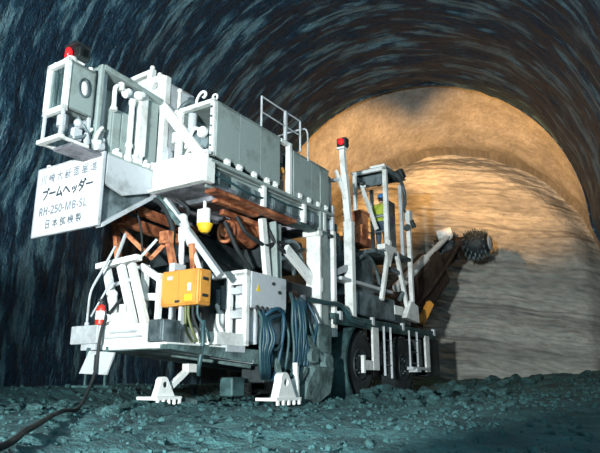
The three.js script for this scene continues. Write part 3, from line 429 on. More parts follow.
// --- lower front deck
{
  const fd = P('lower_deck', [B(-0.94, 0.3, 0.88, 1.24, -1.52, -0.44, 0.02), B(-0.94, 0.3, 0.88, 0.94, -1.5, 0.0)], white, RH, 'white front block of the lower deck');
  P('deck_toe', [B(-0.97, -0.93, 0.85, 0.93, -1.45, -0.10)], white, fd);
  P('deck_side_box', [B(-0.95, -0.1, 0.96, 1.26, -2.20, -1.54, 0.02), B(-0.92, -0.3, 0.86, 0.98, -1.95, -1.6)], paleGrey, fd);
  P('deck_pipes', [rod([-0.97, 1.12, -1.2], [-0.97, 1.12, -0.6], 0.02), rod([-0.97, 1.04, -1.3], [-0.97, 1.04, -0.5], 0.015)], paleGrey, fd);
  // sloping belly plate
  const s = poly([[-0.95, 0.84], [-0.95, 0.90], [2.7, 0.90], [2.7, 0.54]], 1.42); tr(s, 0, 0, -1.34);
  const bp = P('belly_plate', s, muddy, fd, 'dark teal sloping belly plate'); const rb = bar([-0.6, 0.845, -0.2], [1.05, 0.70, 0.06], 0.06, 0.08);
  P('belly_rib', rb, paleGrey, bp); P('belly_rib', bar([-0.3, 0.80, -0.5], [1.2, 0.64, -0.1], 0.06, 0.10), muddy, bp); P('belly_block', [B(0.3, 0.8, 0.84, 0.95, -0.02, 0.10)], paleGrey, bp);
  P('relay_box', [B(-0.92, -0.55, 0.95, 1.28, -0.42, -0.10, 0.02), B(-0.94, -0.91, 0.98, 1.25, -0.39, -0.13)], steel, RH, 'grey relay box at the deck edge');
  P('cabinet_plinth', [B(0.14, 0.9, 0.95, 1.16, -1.15, 0.02, 0.02)], white);
  // slanted white trestle
  const trs = P('trestle_top', [bar([-0.62, 2.30, -2.06], [-0.62, 2.36, -1.05], 0.14, 0.10), bar([-0.62, 2.34, -1.6], [-0.2, 2.30, -1.5], 0.12, 0.08)], white);
  for (const [z0, z1] of [[-1.84, -1.46], [-1.48, -1.06], [-1.22, -0.80]]) P('trestle_leg', bar([-0.62, 2.26, z0], [-0.62, 1.24, z1], 0.10, 0.13), white, trs);
  P('trestle_brace', bar([-0.6, 1.95, -1.66], [-0.6, 2.02, -1.1], 0.06, 0.06), paleGrey, trs); P('trestle_brace', bar([-0.35, 2.28, -1.28], [-0.32, 2.02, -0.84], 0.08, 0.12), white, trs); P('trestle_brace', bar([-0.35, 1.75, -1.22], [-0.32, 1.72, -0.84], 0.08, 0.12), white, trs);
  P('trestle_back', [B(-0.34, -0.24, 1.2, 2.3, -1.30, -1.18), B(-0.34, -0.24, 1.24, 2.12, -0.92, -0.84)], white, trs);
  P('valve_cluster', [B(-0.86, -0.62, 1.24, 1.44, -1.46, -1.16, 0.03), rod([-0.75, 1.44, -1.42], [-0.75, 1.72, -1.46], 0.07), rod([-0.72, 1.44, -1.24], [-0.72, 1.58, -1.24], 0.06), ball(-0.75, 1.76, -1.47, 0.08), rod([-0.86, 1.35, -1.32], [-0.94, 1.35, -1.32], 0.06)], white);
  const hr = P('handrail', [pipe([[-0.82, 1.24, -1.97], [-0.82, 1.55, -1.97], [-0.82, 1.86, -1.93], [-0.82, 2.2, -1.68], [-0.82, 2.55, -1.42]], 0.022), pipe([[-0.82, 1.42, -1.88], [-0.82, 1.75, -1.62], [-0.82, 2.0, -1.42]], 0.018)], paleGrey); P('handrail_clamp', rod([-0.82, 1.24, -1.97], [-0.82, 1.32, -1.97], 0.04), paleGrey, hr);
  P('post_to_deck', [bar([-0.5, 2.35, -1.8], [-0.38, 2.9, -1.7], 0.05, 0.05), bar([-0.5, 2.35, -1.2], [-0.3, 2.72, -1.0], 0.05, 0.05)], paleGrey);
  // boarding step
  const st = P('boarding_step', [poly([[-1.75, 0.50], [-1.12, 0.48], [-0.98, 0.80], [-1.55, 0.84]], 0.03)].map((g) => { g.rotateY(-Math.PI / 2); g.translate(-1.02, 0, 0); return g; }), paleGrey, RH, 'pale hanging step plate'); 
  P('step_slot', [B(-1.07, -1.055, 0.55, 0.78, -1.40, -1.33)].map((g) => g), dark, st); P('step_tread', [B(-1.2, -0.9, 0.28, 0.32, -1.72, -1.2), B(-1.0, -0.96, 0.3, 0.9, -1.70, -1.66), B(-1.0, -0.96, 0.3, 0.9, -1.24, -1.2)], tealPaint, st);
}
// --- orange switch box
{
  const ob = P('switch_box', [B(-0.30, 0.02, 1.55, 2.14, -0.83, -0.02, 0.03)], orangePaint, RH, 'orange electrical switch box');
  P('box_door', B(-0.32, -0.29, 1.58, 2.11, -0.80, -0.44, 0.01), orangePaint, ob); P('box_door', B(-0.32, -0.29, 1.58, 2.11, -0.42, -0.05, 0.01), orangePaint, ob);
  P('name_plate', B(-0.326, -0.318, 1.98, 2.04, -0.68, -0.56, 0.002), paleGrey, ob); P('meter', B(-0.328, -0.318, 1.78, 1.90, -0.22, -0.15, 0.003), whiteLabel, ob, 'small white meter'); P('warning_sticker', B(-0.326, -0.318, 1.62, 1.72, -0.28, -0.12, 0.002), stickerY, ob); P('latch', B(-0.335, -0.318, 1.60, 1.64, -0.48, -0.38, 0.004), dark, ob);
  P('side_cover', B(-0.26, -0.02, 1.6, 2.1, -0.03, 0.0, 0.01), orangePaint, ob); P('hinge', [B(-0.22, -0.1, 1.95, 2.0, -0.005, 0.02, 0.004), B(-0.22, -0.1, 1.68, 1.73, -0.005, 0.02, 0.004)], dark, ob);
  P('box_bracket', [B(-0.28, 0, 2.13, 2.28, -0.70, -0.58), B(-0.22, -0.1, 0.95, 1.56, -0.72, -0.66), B(-0.22, -0.1, 0.95, 1.56, -0.50, -0.44)], paleGrey, ob);
  for (const [z, m, k] of [[-0.36, greenHose, 0.0], [-0.30, greenHose, 0.04], [-0.20, blackRubber, 0.06], [-0.10, tealHose, 0.1], [-0.62, blackRubber, -0.05]]) P('box_cable', pipe([[-0.2, 1.56, z], [-0.2, 1.40, z + 0.01], [-0.18, 1.26, z + k], [-0.12, 1.12, z + k * 1.6], [0.0, 1.0, z + k]], 0.022), m, ob);
  P('belly_hose', pipe([[-0.15, 1.30, 0.0], [-0.2, 1.16, 0.03], [-0.22, 0.98, 0.06], [-0.24, 0.78, 0.05], [-0.24, 0.60, 0.02], [-0.15, 0.48, -0.06]], 0.035), tealHose, ob);
}
// --- open frame cabinet and its side box
{
  const f = P('frame_cabinet', [B(0.86, 0.96, 0.98, 2.28, -0.92, -0.84), B(0.86, 0.96, 0.98, 2.28, -0.42, -0.32), B(0.86, 0.96, 0.98, 2.28, -0.05, 0.05), B(0.84, 0.96, 2.16, 2.28, -0.94, 0.05), B(0.86, 0.96, 0.96, 1.06, -0.92, 0.05)], white);
  P('frame_crossbar', B(0.87, 0.95, 1.86, 1.98, -0.40, -0.02), paleGrey, f); P('frame_crossbar', B(0.87, 0.95, 1.44, 1.58, -0.40, -0.02), paleGrey, f); P('top_fascia', B(0.84, 0.88, 2.02, 2.24, -0.34, 0.05), white, f);
  P('inner_panel', B(1.2, 1.26, 1.0, 2.2, -0.86, 0.0), paleGrey, f); P('pump_body', [rod([1.0, 1.12, -0.70], [1.0, 1.55, -0.64], 0.09), rod([1.0, 1.5, -0.6], [1.02, 1.72, -0.74], 0.06), B(0.96, 1.12, 1.06, 1.3, -0.62, -0.46)], white, f);
  P('inner_tank', [rod([1.05, 1.62, -0.55], [1.05, 2.05, -0.55], 0.12, 0.12, 20), B(0.98, 1.15, 1.7, 2.0, -0.8, -0.66)], steel, f); P('inner_filter', [rod([1.0, 1.15, -0.18], [1.0, 1.42, -0.18], 0.08), rod([1.0, 1.64, -0.14], [1.0, 1.84, -0.14], 0.07)], whiteLabel, f);
  const sb = P('side_cabinet', [B(0.98, 2.08, 1.62, 2.27, -0.3, 0.06, 0.02), B(1.0, 2.08, 1.04, 1.62, -0.3, -0.06, 0.02)], paleGrey, RH, 'pale grey side cabinet with hose ports');
  const tri = new THREE.Shape(); tri.moveTo(1.12, 1.93); tri.lineTo(1.24, 1.93); tri.lineTo(1.18, 2.06); P('warning_triangle', tr(new THREE.ExtrudeGeometry(tri, { depth: 0.004, bevelEnabled: false }), 0, 0, 0.06), stickerY, sb, 'yellow warning triangle');
  for (let i = 0; i < 6; i++) P('hose_port', [rod([1.14 + i * 0.15, 1.66, 0.05], [1.14 + i * 0.15, 1.56, 0.11], 0.035, 0.03, 10)], dark, sb);
  P('cabinet_knob', rod([1.62, 2.12, 0.06], [1.62, 2.12, 0.09], 0.03), dark, sb); P('cabinet_knob', rod([1.82, 1.98, 0.06], [1.82, 1.98, 0.09], 0.03), dark, sb);
}
// --- hanging hoses on the open side
{
  const H = (pts, r, m) => P('hanging_hose', pipe(pts, r, 40), m);
  for (let i = 0; i < 6; i++) { const x = 1.12 + i * 0.05; H([[1.14 + i * 0.15, 1.58, 0.10], [x + 0.02 + rr(-0.02, 0.02), 1.42, 0.18], [x + rr(-0.06, 0.06), 1.1, 0.2 + 0.02 * i], [x - 0.04, 0.8, 0.2], [x + 0.04, 0.55, 0.16], [x + 0.3, 0.42, 0.0]], 0.030, i % 2 ? blueHose : tealHose); }
  H([[1.24, 1.46, 0.12], [1.35, 1.58, 0.22], [1.52, 1.64, 0.26], [1.70, 1.58, 0.24], [1.76, 1.35, 0.22], [1.72, 1.0, 0.2], [1.68, 0.62, 0.14], [1.7, 0.4, 0.0]], 0.036, blueHose);
  H([[1.30, 1.30, 0.12], [1.36, 1.02, 0.2], [1.5, 0.92, 0.22], [1.66, 1.0, 0.2], [1.84, 1.3, 0.14], [1.9, 1.55, 0.1]], 0.028, tealHose);
  H([[1.42, 1.58, 0.1], [1.42, 1.2, 0.17], [1.46, 0.8, 0.17], [1.5, 0.45, 0.08]], 0.026, blueHose); H([[1.9, 1.6, 0.1], [1.95, 1.2, 0.2], [1.9, 0.8, 0.2], [1.94, 0.45, 0.1]], 0.028, tealHose);
  for (let i = 0; i < 9; i++) { const x = 2.12 + i * 0.055; H([[2.3 + i * 0.05, 1.98 + rr(-0.1, 0.05), 0.0], [x + 0.05, 1.82, 0.14], [x + rr(-0.04, 0.05), 1.4, 0.2 + rr(-0.05, 0.05)], [x + rr(-0.06, 0.06), 1.0, 0.22], [x + rr(-0.05, 0.08), 0.6, 0.18], [x + 0.1, 0.35, 0.02]], 0.032, i % 3 ? blueHose : tealHose); }
  H([[2.85, 1.9, 0.05], [2.95, 1.5, 0.2], [2.8, 1.1, 0.22], [2.95, 0.8, 0.2], [3.1, 0.5, 0.1]], 0.03, blueHose); H([[2.75, 1.8, 0.05], [2.7, 1.4, 0.2], [2.85, 1.15, 0.2], [2.7, 0.85, 0.2], [2.75, 0.5, 0.1]], 0.03, tealHose);
  P('hose_drum', [rod([2.3, 1.95, -0.1], [2.6, 2.02, -0.1], 0.12, 0.12, 20)], brown);
  P('hose_plate', [B(2.68, 2.8, 1.2, 2.05, -0.1, 0.04)], lilac);
  P('black_box', [B(1.45, 1.95, 0.35, 0.85, -0.5, 0.02, 0.03)], dark);
}
// --- muddy stabiliser gear
{
  P('stabiliser_housing', [B(2.5, 3.5, 0.55, 1.25, -0.5, 0.22, 0.08), rod([2.7, 0.85, 0.2], [2.7, 0.85, 0.32], 0.16, 0.14, 18), rod([3.2, 0.75, 0.2], [3.2, 0.75, 0.34], 0.18, 0.16, 18), B(2.9, 3.5, 0.9, 1.5, -0.2, 0.25, 0.06), bar([2.5, 1.2, 0.2], [3.3, 0.6, 0.28], 0.1, 0.1)], muddy, RH, 'mud caked stabiliser housing');
  const boot = poly([[2.25, 0.02], [2.72, -0.02], [3.18, 0.16], [3.32, 0.62], [2.62, 0.62], [2.36, 0.34]], 0.36, 0.03); P('stabiliser_boot', [tr(boot, 0, 0, -0.02), bar([2.36, 0.6, 0.30], [1.72, 0.05, 0.34], 0.10, 0.12)], muddy, RH, 'muddy boot of the stabiliser');
  P('ground_lever', [bar([1.86, 0.08, 0.44], [1.84, 0.70, 0.42], 0.09, 0.06), B(1.74, 1.94, 0.0, 0.42, 0.38, 0.46, 0.03)], white);
  const pad = (x, y, z, k, nm) => {
    const s = new THREE.Shape(); s.moveTo(-0.24, 0); s.lineTo(-0.15, 0.24); s.absarc(-0.02, 0.28, 0.13, Math.PI * 0.85, Math.PI * 0.18, true); s.lineTo(0.30, 0); const h = new THREE.Path(); h.absarc(0.0, 0.25, 0.065, 0, Math.PI * 2, true); s.holes.push(h);
    const mk = (zz) => { const g = new THREE.ExtrudeGeometry(s, { depth: 0.14, bevelEnabled: true, bevelSize: 0.008, bevelThickness: 0.008, bevelSegments: 1 }); g.scale(k, k, k); return tr(g, x, y + 0.05, z + zz); };
    const t = P('jack_pad', [mk(-0.06), B(x - 0.36 * k, x + 0.40 * k, y, y + 0.055, z - 0.3, z + 0.14)], white, RH, 'white jack pad with a pin hole');
    for (let i = 0; i < 5; i++) P('pad_tooth', B(x - 0.33 * k + i * 0.16 * k, x - 0.27 * k + i * 0.16 * k, y - 0.07, y + 0.02, z + 0.10, z + 0.15), white, t);
    P('pin', rod([x, y + 0.05 + 0.25 * k, z - 0.12], [x, y + 0.05 + 0.25 * k, z + 0.03], 0.064 * k), dark, t);
  };
  pad(1.34, 0.06, 0.48, 1.0); pad(-0.40, 0.10, -0.56, 0.72);
  P('jack_arm', [bar([-0.20, 0.30, -0.6], [0.22, 0.60, -0.6], 0.08, 0.10), B(0.1, 0.42, 0.52, 0.66, -0.66, -0.52)], white); P('jack_arm', bar([-0.3, 0.15, -0.56], [0.3, 0.04, -0.50], 0.07, 0.09), muddy);
  P('jack_arm', bar([1.4, 0.30, 0.42], [1.7, 0.75, 0.1], 0.09, 0.11), muddy); P('jack_block', B(0.85, 1.2, 0.12, 0.45, -0.5, -0.2, 0.04), tealPaint);
}
// --- boom and cutter head
{
  const o = new THREE.Vector3(9.4, 1.9, -1.3), e = new THREE.Vector3(14.0, 5.2, -0.62);
  const q = (t, dx = 0, dy = 0, dz = 0) => [lerp(o.x, e.x, t) + dx, lerp(o.y, e.y, t) + dy, lerp(o.z, e.z, t) + dz];
  P('boom_turret', [rod([9.9, 0.9, -1.4], [9.9, 2.0, -1.4], 0.75, 0.65, 28), B(9.3, 10.9, 1.6, 2.7, -1.9, -0.6, 0.12)], brown, RH, 'dark brown boom turret');
  const bm = P('boom', [bar(q(0.05), q(0.72), 0.9, 1.25, 0.1), bar(q(0.66, 0, -0.1), q(1.02, 0, -0.32), 0.36, 0.42, 0.08), bar(q(0.15, 0, -0.85), q(0.7, 0, -0.6), 0.5, 0.6, 0.08)], brown, RH, 'dark brown cutter boom');
  P('boom_ram', [rod(q(0.1, 0, 0.95, 0.2), q(0.5, 0, 0.85, 0.2), 0.16), rod(q(0.5, 0, 0.85, 0.2), q(0.93, 0, 0.60, 0.1), 0.10), rod([13.6, 5.62, -0.95], [13.75, 5.75, -0.45], 0.20, 0.17, 18), ball(13.75, 5.62, -0.6, 0.2)], white, bm, 'pale hydraulic ram on top of the boom'); 
  P('boom_pipe', [pipe([q(0.1, 0, 0.2, 0.62), q(0.4, 0, 0.1, 0.6), q(0.7, 0, 0.15, 0.56), q(0.9, 0, 0.2, 0.5)], 0.06)], brown, bm); P('orange_arm', [bar([10.2, 2.1, -0.45], [10.6, 2.75, -0.25], 0.16, 0.2), rod([10.1, 2.2, -0.5], [10.1, 2.2, -0.3], 0.16)], orangePaint, bm);
  const drum = (s) => {
    const pr = [[0.001, 0], [0.36, 0], [0.48, 0.12], [0.52, 0.38], [0.47, 0.66], [0.34, 0.84], [0.001, 0.90]];
    const g = lathe(pr, 30); g.rotateX(s * Math.PI / 2); const c = [14.35, 5.28, -0.28 + s * 0.14]; tr(g, ...c);
    const d = P('cutter_drum', g, dark, RH, 'dark cutter drum studded with picks'); const pk = [];
    for (let j = 0; j < 7; j++) for (let i = 0; i < 11; i++) { const a = (i + j * 0.37) / 11 * Math.PI * 2, h = 0.08 + j * 0.115, R = h < 0.38 ? lerp(0.43, 0.51, h / 0.38) : lerp(0.51, 0.36, (h - 0.38) / 0.46); const dir = [Math.cos(a), Math.sin(a), s * (h - 0.3) * 0.9]; const b = [c[0] + R * dir[0], c[1] + R * dir[1], c[2] + s * h]; pk.push(rod(b, [b[0] + 0.16 * Math.cos(a + 0.5), b[1] + 0.14 * Math.sin(a + 0.5), b[2] + 0.08 * dir[2]], 0.05, 0.012, 7)); }
    P('picks', pk, steel, d); P('drum_cap', [tr(lathe([[0.001, 0], [0.3, 0], [0.25, 0.06], [0.001, 0.08]], 24).rotateX(s * Math.PI / 2), c[0], c[1], c[2] + s * 0.88)], paleGrey, d);
  };
  drum(1); drum(-1);
  P('gear_case', [rod([14.35, 5.28, -0.46], [14.35, 5.28, -0.10], 0.36, 0.36, 24), bar([13.8, 4.9, -0.4], [14.3, 5.2, -0.3], 0.3, 0.4, 0.06)], brown);
}

// ------------------------------------------------------------------ sign board hung from the platform
{
  const W = 1.74, Hh = 1.25, sg = thing('sign_board', 'white sign board with Japanese lettering hung on the front of the machine', 'sign', M2W(-1.30, 2.80, -2.16), MROT);
  const cv = document.createElement('canvas'); cv.width = 1024; cv.height = 692; const x = cv.getContext('2d');
  x.fillStyle = '#f4f4f2'; x.fillRect(0, 0, 1024, 692); x.lineCap = 'round'; x.lineJoin = 'round';
  const L = (p) => [p];
  const G = {
    buu: [[15, 25, 80, 25, 74, 60, 34, 96], [84, 2, 90, 14], [96, 0, 102, 12]], bo: [[8, 50, 92, 50]], mu: [[48, 8, 14, 84, 84, 76], [64, 52, 92, 96]], he: [[4, 62, 34, 26, 96, 82]], tsu: [[24, 50, 31, 66], [48, 45, 55, 62], [82, 45, 74, 76, 46, 96]],
    da: [[42, 5, 10, 52], [34, 24, 82, 24, 68, 66, 24, 98], [34, 48, 66, 66], [86, 2, 92, 13], [97, 0, 103, 11]],
    kawa: [[22, 12, 20, 60, 10, 92], [50, 14, 50, 84], [80, 10, 80, 95]], saki: [[8, 30, 8, 66, 34, 62, 34, 30], [21, 14, 21, 64], [44, 26, 96, 26], [70, 8, 68, 26, 48, 44], [70, 26, 92, 42], [42, 50, 98, 50], [50, 62, 50, 80, 72, 80, 72, 62, 50, 62], [86, 50, 86, 96, 76, 92]],
    dai: [[10, 36, 90, 36], [50, 6, 48, 40, 10, 94], [50, 40, 90, 94]], dan: [[10, 10, 10, 92, 52, 92], [30, 12, 30, 80], [16, 46, 48, 46], [30, 46, 16, 74], [30, 46, 46, 72], [92, 8, 62, 20, 62, 60, 54, 94], [62, 46, 98, 46], [80, 46, 80, 96]],
    men: [[6, 12, 94, 12], [50, 12, 44, 30], [14, 30, 14, 92, 86, 92, 86, 30, 14, 30], [38, 30, 38, 92], [62, 30, 62, 92], [38, 50, 62, 50], [38, 70, 62, 70]], kutsu: [[6, 32, 34, 32], [20, 8, 20, 94, 10, 88], [6, 66, 34, 54], [42, 12, 92, 12, 92, 34, 42, 34], [42, 12, 42, 60, 34, 94], [66, 40, 66, 94], [52, 48, 52, 64, 82, 64, 82, 48], [48, 72, 48, 94, 88, 94, 88, 72]],
    shin: [[12, 12, 22, 22], [6, 40, 22, 40, 22, 72, 8, 88], [18, 80, 40, 94, 96, 94], [48, 8, 34, 36], [44, 28, 44, 80], [44, 28, 92, 28], [66, 28, 66, 78], [44, 44, 88, 44], [44, 60, 88, 60], [44, 78, 94, 78], [68, 10, 64, 26]],
    nichi: [[22, 10, 22, 92], [22, 10, 78, 10, 78, 92], [22, 50, 78, 50], [22, 90, 78, 90]], hon: [[8, 30, 92, 30], [50, 6, 50, 95], [48, 32, 10, 76], [52, 32, 92, 76], [34, 74, 66, 74]],
    kou: [[24, 6, 4, 36], [24, 6, 42, 32], [12, 38, 38, 38], [10, 54, 40, 54], [25, 38, 25, 90], [6, 92, 44, 88], [72, 6, 72, 20], [50, 22, 98, 22], [56, 22, 54, 60, 44, 94], [76, 32, 62, 80, 92, 76], [84, 62, 94, 88]], ki: [[4, 32, 34, 32], [20, 6, 20, 95], [18, 36, 4, 70], [22, 36, 34, 56], [48, 10, 42, 28, 52, 30, 44, 46, 56, 44], [82, 10, 76, 28, 88, 30, 80, 46, 92, 44], [38, 56, 98, 56], [68, 6, 72, 60, 94, 94], [56, 58, 50, 76, 38, 94], [86, 66, 66, 90]], sei: [[10, 14, 56, 14], [6, 28, 58, 28], [32, 4, 32, 52], [14, 36, 14, 50], [14, 36, 52, 36, 52, 50], [68, 10, 68, 38], [88, 4, 88, 52, 80, 50], [8, 60, 94, 60], [48, 60, 12, 84], [34, 74, 34, 94, 52, 86], [56, 62, 92, 94], [84, 68, 66, 76]],
  };
  const put = (k, X, Y, s, w, col) => { x.strokeStyle = col; x.lineWidth = w; for (const st of G[k]) { x.beginPath(); for (let i = 0; i < st.length; i += 2) { const a = X + st[i] * s / 100, b = Y + st[i + 1] * s / 100; i ? x.lineTo(a, b) : x.moveTo(a, b); } x.stroke(); } };
  ['kawa', 'saki', 'dai', 'dan', 'men', 'kutsu', 'shin'].forEach((k, i) => put(k, 52 + i * 134, 62, 100, 11, '#6d7784'));
  ['buu', 'bo', 'mu', 'he', 'tsu', 'da', 'bo'].forEach((k, i) => put(k, 96 + i * 118, 220, 112, 20, '#2c3846'));
  x.fillStyle = '#76808f'; x.font = 'bold 118px sans-serif'; x.fillText('RH-250-MB-SL', 70, 494, 880);
  ['nichi', 'hon', 'kou', 'ki', 'sei'].forEach((k, i) => put(k, 196 + i * 124, 546, 92, 11, '#5c6673'));
  const t = new THREE.CanvasTexture(cv); t.colorSpace = THREE.SRGBColorSpace;
  const bd = mesh('board', [B(-0.02, 0.02, 0, Hh, -W / 2, W / 2, 0.008)], white, sg);
  const fg = new THREE.PlaneGeometry(W - 0.03, Hh - 0.03); fg.rotateY(-Math.PI / 2); fg.translate(-0.0215, Hh / 2, 0);
  const fm = new THREE.Mesh(fg, new THREE.MeshStandardMaterial({ map: t, color: C(0.92, 0.92, 0.92), roughness: 0.5 })); fm.name = 'sign_face'; fm.castShadow = fm.receiveShadow = true; fm.userData.label = 'four lines of painted lettering'; sg.add(fm);
  mesh('board_edge', [B(-0.026, 0.03, -0.012, 0.012, -W / 2 - 0.012, W / 2 + 0.012, 0.004), B(-0.026, 0.03, Hh - 0.012, Hh + 0.012, -W / 2 - 0.012, W / 2 + 0.012, 0.004), B(-0.026, 0.03, 0, Hh, W / 2 - 0.01, W / 2 + 0.016, 0.004), B(-0.026, 0.03, 0, Hh, -W / 2 - 0.016, -W / 2 + 0.01, 0.004)], paleGrey, sg);
}
// ------------------------------------------------------------------ fire extinguisher on the lower deck
{
  const ex = thing('fire_extinguisher', 'small red and white fire extinguisher standing on the lower deck', 'extinguisher', M2W(-0.80, 1.262, -1.66), MROT);
  mesh('cylinder', lathe([[0.001, 0], [0.075, 0.0], [0.085, 0.02], [0.085, 0.26], [0.07, 0.31], [0.03, 0.34], [0.001, 0.345]], 24), redPaint, ex);
  mesh('white_band', lathe([[0.084, 0.09], [0.088, 0.095], [0.088, 0.225], [0.084, 0.23]], 24), whiteLabel, ex, 'broad white label band');
  mesh('valve', [rod([0, 0.33, 0], [0, 0.39, 0], 0.028), B(-0.09, 0.05, 0.385, 0.405, -0.015, 0.015, 0.004), B(-0.08, 0.04, 0.415, 0.43, -0.012, 0.012, 0.004)], dark, ex); mesh('hose', pipe([[0.0, 0.36, 0.03], [0.0, 0.34, 0.09], [0, 0.2, 0.11], [0, 0.1, 0.1]], 0.012), blackRubber, ex);
}
// ------------------------------------------------------------------ trailing cable
{
  const pts = [[-0.25, 2.0, -1.40], [-0.72, 1.62, -1.36], [-0.98, 1.28, -1.34], [-1.06, 0.95, -1.32], [-1.12, 0.55, -1.28], [-1.35, 0.25, -1.12]].map((p) => M2W(...p).toArray());
  for (const p of [[-1.8, -0.72], [-2.4, -0.2], [-3.1, 0.55], [-3.7, 1.25], [-4.4, 2.1], [-5.2, 2.9], [-6.5, 3.2]]) { const w = M2W(p[0], 0, p[1]); pts.push([w.x, groundY(w.x, w.z) + 0.055, w.z]); }
  const m = mesh('trailing_cable', pipe(pts, 0.026, 160), blackRubber, scene); m.userData = { label: 'thick dark cable hanging off the lower deck onto the muck', category: 'cable' };
}

// ------------------------------------------------------------------ operator standing in the cage
function capsule(p, a, b, ra, rb) { const pa = p.clone().sub(a), ba = b.clone().sub(a), h = Math.max(0, Math.min(1, pa.dot(ba) / Math.max(1e-9, ba.lengthSq()))); return pa.sub(ba.multiplyScalar(h)).length() - lerp(ra, rb, h); }
const smin = (a, b, k) => { const h = Math.max(k - Math.abs(a - b), 0) / k; return Math.min(a, b) - h * h * k / 4; };
function field(res, c, half, f, colour) {                  // meshes f(point) = 0 in a box around c
  const mc = new MarchingCubes(res, new THREE.MeshBasicMaterial(), false, false, 120000); mc.isolation = 0; const hs = res / 2, p = new THREE.Vector3();
  for (let k = 0; k < res; k++) for (let j = 0; j < res; j++) for (let i = 0; i < res; i++) { p.set(c[0] + (i - hs) / hs * half[0], c[1] + (j - hs) / hs * half[1], c[2] + (k - hs) / hs * half[2]); mc.field[i + j * res + k * res * res] = -f(p); }
  mc.update(); const n = mc.count, P3 = mc.positionArray.slice(0, n * 3), g = new THREE.BufferGeometry(), col = new Float32Array(n * 3);
  for (let i = 0; i < n; i++) { p.set(c[0] + P3[i * 3] * half[0], c[1] + P3[i * 3 + 1] * half[1], c[2] + P3[i * 3 + 2] * half[2]); P3[i * 3] = p.x; P3[i * 3 + 1] = p.y; P3[i * 3 + 2] = p.z; const q = colour(p); col[i * 3] = q[0]; col[i * 3 + 1] = q[1]; col[i * 3 + 2] = q[2]; }
  g.setAttribute('position', new THREE.BufferAttribute(P3, 3)); g.setAttribute('color', new THREE.BufferAttribute(col, 3));
  const m = mergeVertices(g, 1e-5); m.computeVertexNormals(); return m;
}
{
  const pr = thing('person', 'worker in a yellow green jacket and blue helmet standing in the operator cage', 'person', M2W(7.52, 3.76, -0.42), MROT);
  const jac = [0.42, 0.50, 0.05], trs = [0.05, 0.08, 0.12], skin = [0.50, 0.29, 0.20], boots = [0.03, 0.03, 0.03];
  const S = [[0, 0.92, -0.05, 0, 0.92, 0.05, 0.145, 0.145], [0, 0.95, 0, 0.03, 1.24, 0, 0.145, 0.165], [0.03, 1.24, -0.04, 0.03, 1.36, 0.04, 0.15, 0.13], [0.03, 1.38, 0, 0.05, 1.50, 0, 0.075, 0.062]];
  for (const s of [-1, 1]) S.push([0.03, 1.40, s * 0.10, 0.03, 1.39, s * 0.19, 0.085, 0.08], [0.03, 1.39, s * 0.19, 0.10, 1.12, s * 0.27, 0.072, 0.052], [0.10, 1.12, s * 0.27, 0.34, 1.10, s * 0.19, 0.052, 0.037], [0, 0.90, s * 0.09, 0.04, 0.50, s * 0.11, 0.105, 0.072], [0.04, 0.5, s * 0.11, 0.0, 0.10, s * 0.12, 0.07, 0.048], [-0.03, 0.055, s * 0.12, 0.15, 0.045, s * 0.135, 0.055, 0.045]);
  const caps = S.map((q) => [new THREE.Vector3(q[0], q[1], q[2]), new THREE.Vector3(q[3], q[4], q[5]), q[6], q[7]]);
  const body = field(96, [0.08, 0.76, 0], [0.42, 0.80, 0.42], (p) => { let d = 9; for (const c of caps) d = smin(d, capsule(p, ...c), 0.05); return d; }, (p) => p.y < 0.13 ? boots : p.y < 0.93 ? trs : p.y > 1.475 ? skin : jac);
  const e = (p, x, y, z, a, b, c) => { const k = Math.hypot((p.x - x) / a, (p.y - y) / b, (p.z - z) / c); return (k - 1) * Math.min(a, b, c); };
  const head = field(56, [0.08, 1.60, 0], [0.16, 0.18, 0.16], (p) => { let d = e(p, 0.07, 1.62, 0, 0.098, 0.115, 0.078); d = smin(d, e(p, 0.115, 1.555, 0, 0.055, 0.055, 0.05), 0.03); d = smin(d, capsule(p, new THREE.Vector3(0.165, 1.615, 0), new THREE.Vector3(0.185, 1.585, 0), 0.01, 0.014), 0.015); for (const s of [-1, 1]) { d = smin(d, e(p, 0.065, 1.60, s * 0.08, 0.02, 0.032, 0.01), 0.008); d = Math.max(d, -e(p, 0.168, 1.618, s * 0.032, 0.014, 0.011, 0.016)); } d = smin(d, capsule(p, new THREE.Vector3(0.05, 1.46, 0), new THREE.Vector3(0.06, 1.56, 0), 0.058, 0.055), 0.02); return Math.max(d, -e(p, 0.172, 1.545, 0, 0.012, 0.005, 0.026)); }, (p) => (p.x < 0.04 && p.y > 1.56) || p.y > 1.67 ? [0.015, 0.012, 0.01] : skin);
  const hands = [-1, 1].map((s) => { const w = new THREE.Vector3(0.34, 1.10, s * 0.19), H = [[0, 0, 0, 0.075, 0.005, -0.01 * s, 0.03, 0.034]]; [0.03, 0.01, -0.01, -0.03].forEach((z, i) => { const l = [0.032, 0.038, 0.036, 0.028][i]; H.push([0.08, 0.01, z, 0.08 + l, 0.005, z, 0.0095, 0.009], [0.08 + l, 0.005, z, 0.085 + l, -0.03, z, 0.009, 0.008], [0.085 + l, -0.03, z, 0.065 + l, -0.05, z, 0.008, 0.0075]); }); H.push([0.03, -0.005, -0.03 * s, 0.075, -0.03, -0.045 * s, 0.012, 0.010], [0.075, -0.03, -0.045 * s, 0.10, -0.045, -0.03 * s, 0.010, 0.009]);
    const hc = H.map((q) => [new THREE.Vector3(q[0], q[1], q[2]).add(w), new THREE.Vector3(q[3], q[4], q[5]).add(w), q[6], q[7]]); return field(60, [w.x + 0.055, w.y - 0.01, w.z], [0.10, 0.10, 0.10], (p) => { let d = 9; hc.forEach((c, i) => { d = smin(d, capsule(p, ...c), i < 1 ? 0.01 : 0.006); }); return d; }, () => skin); });
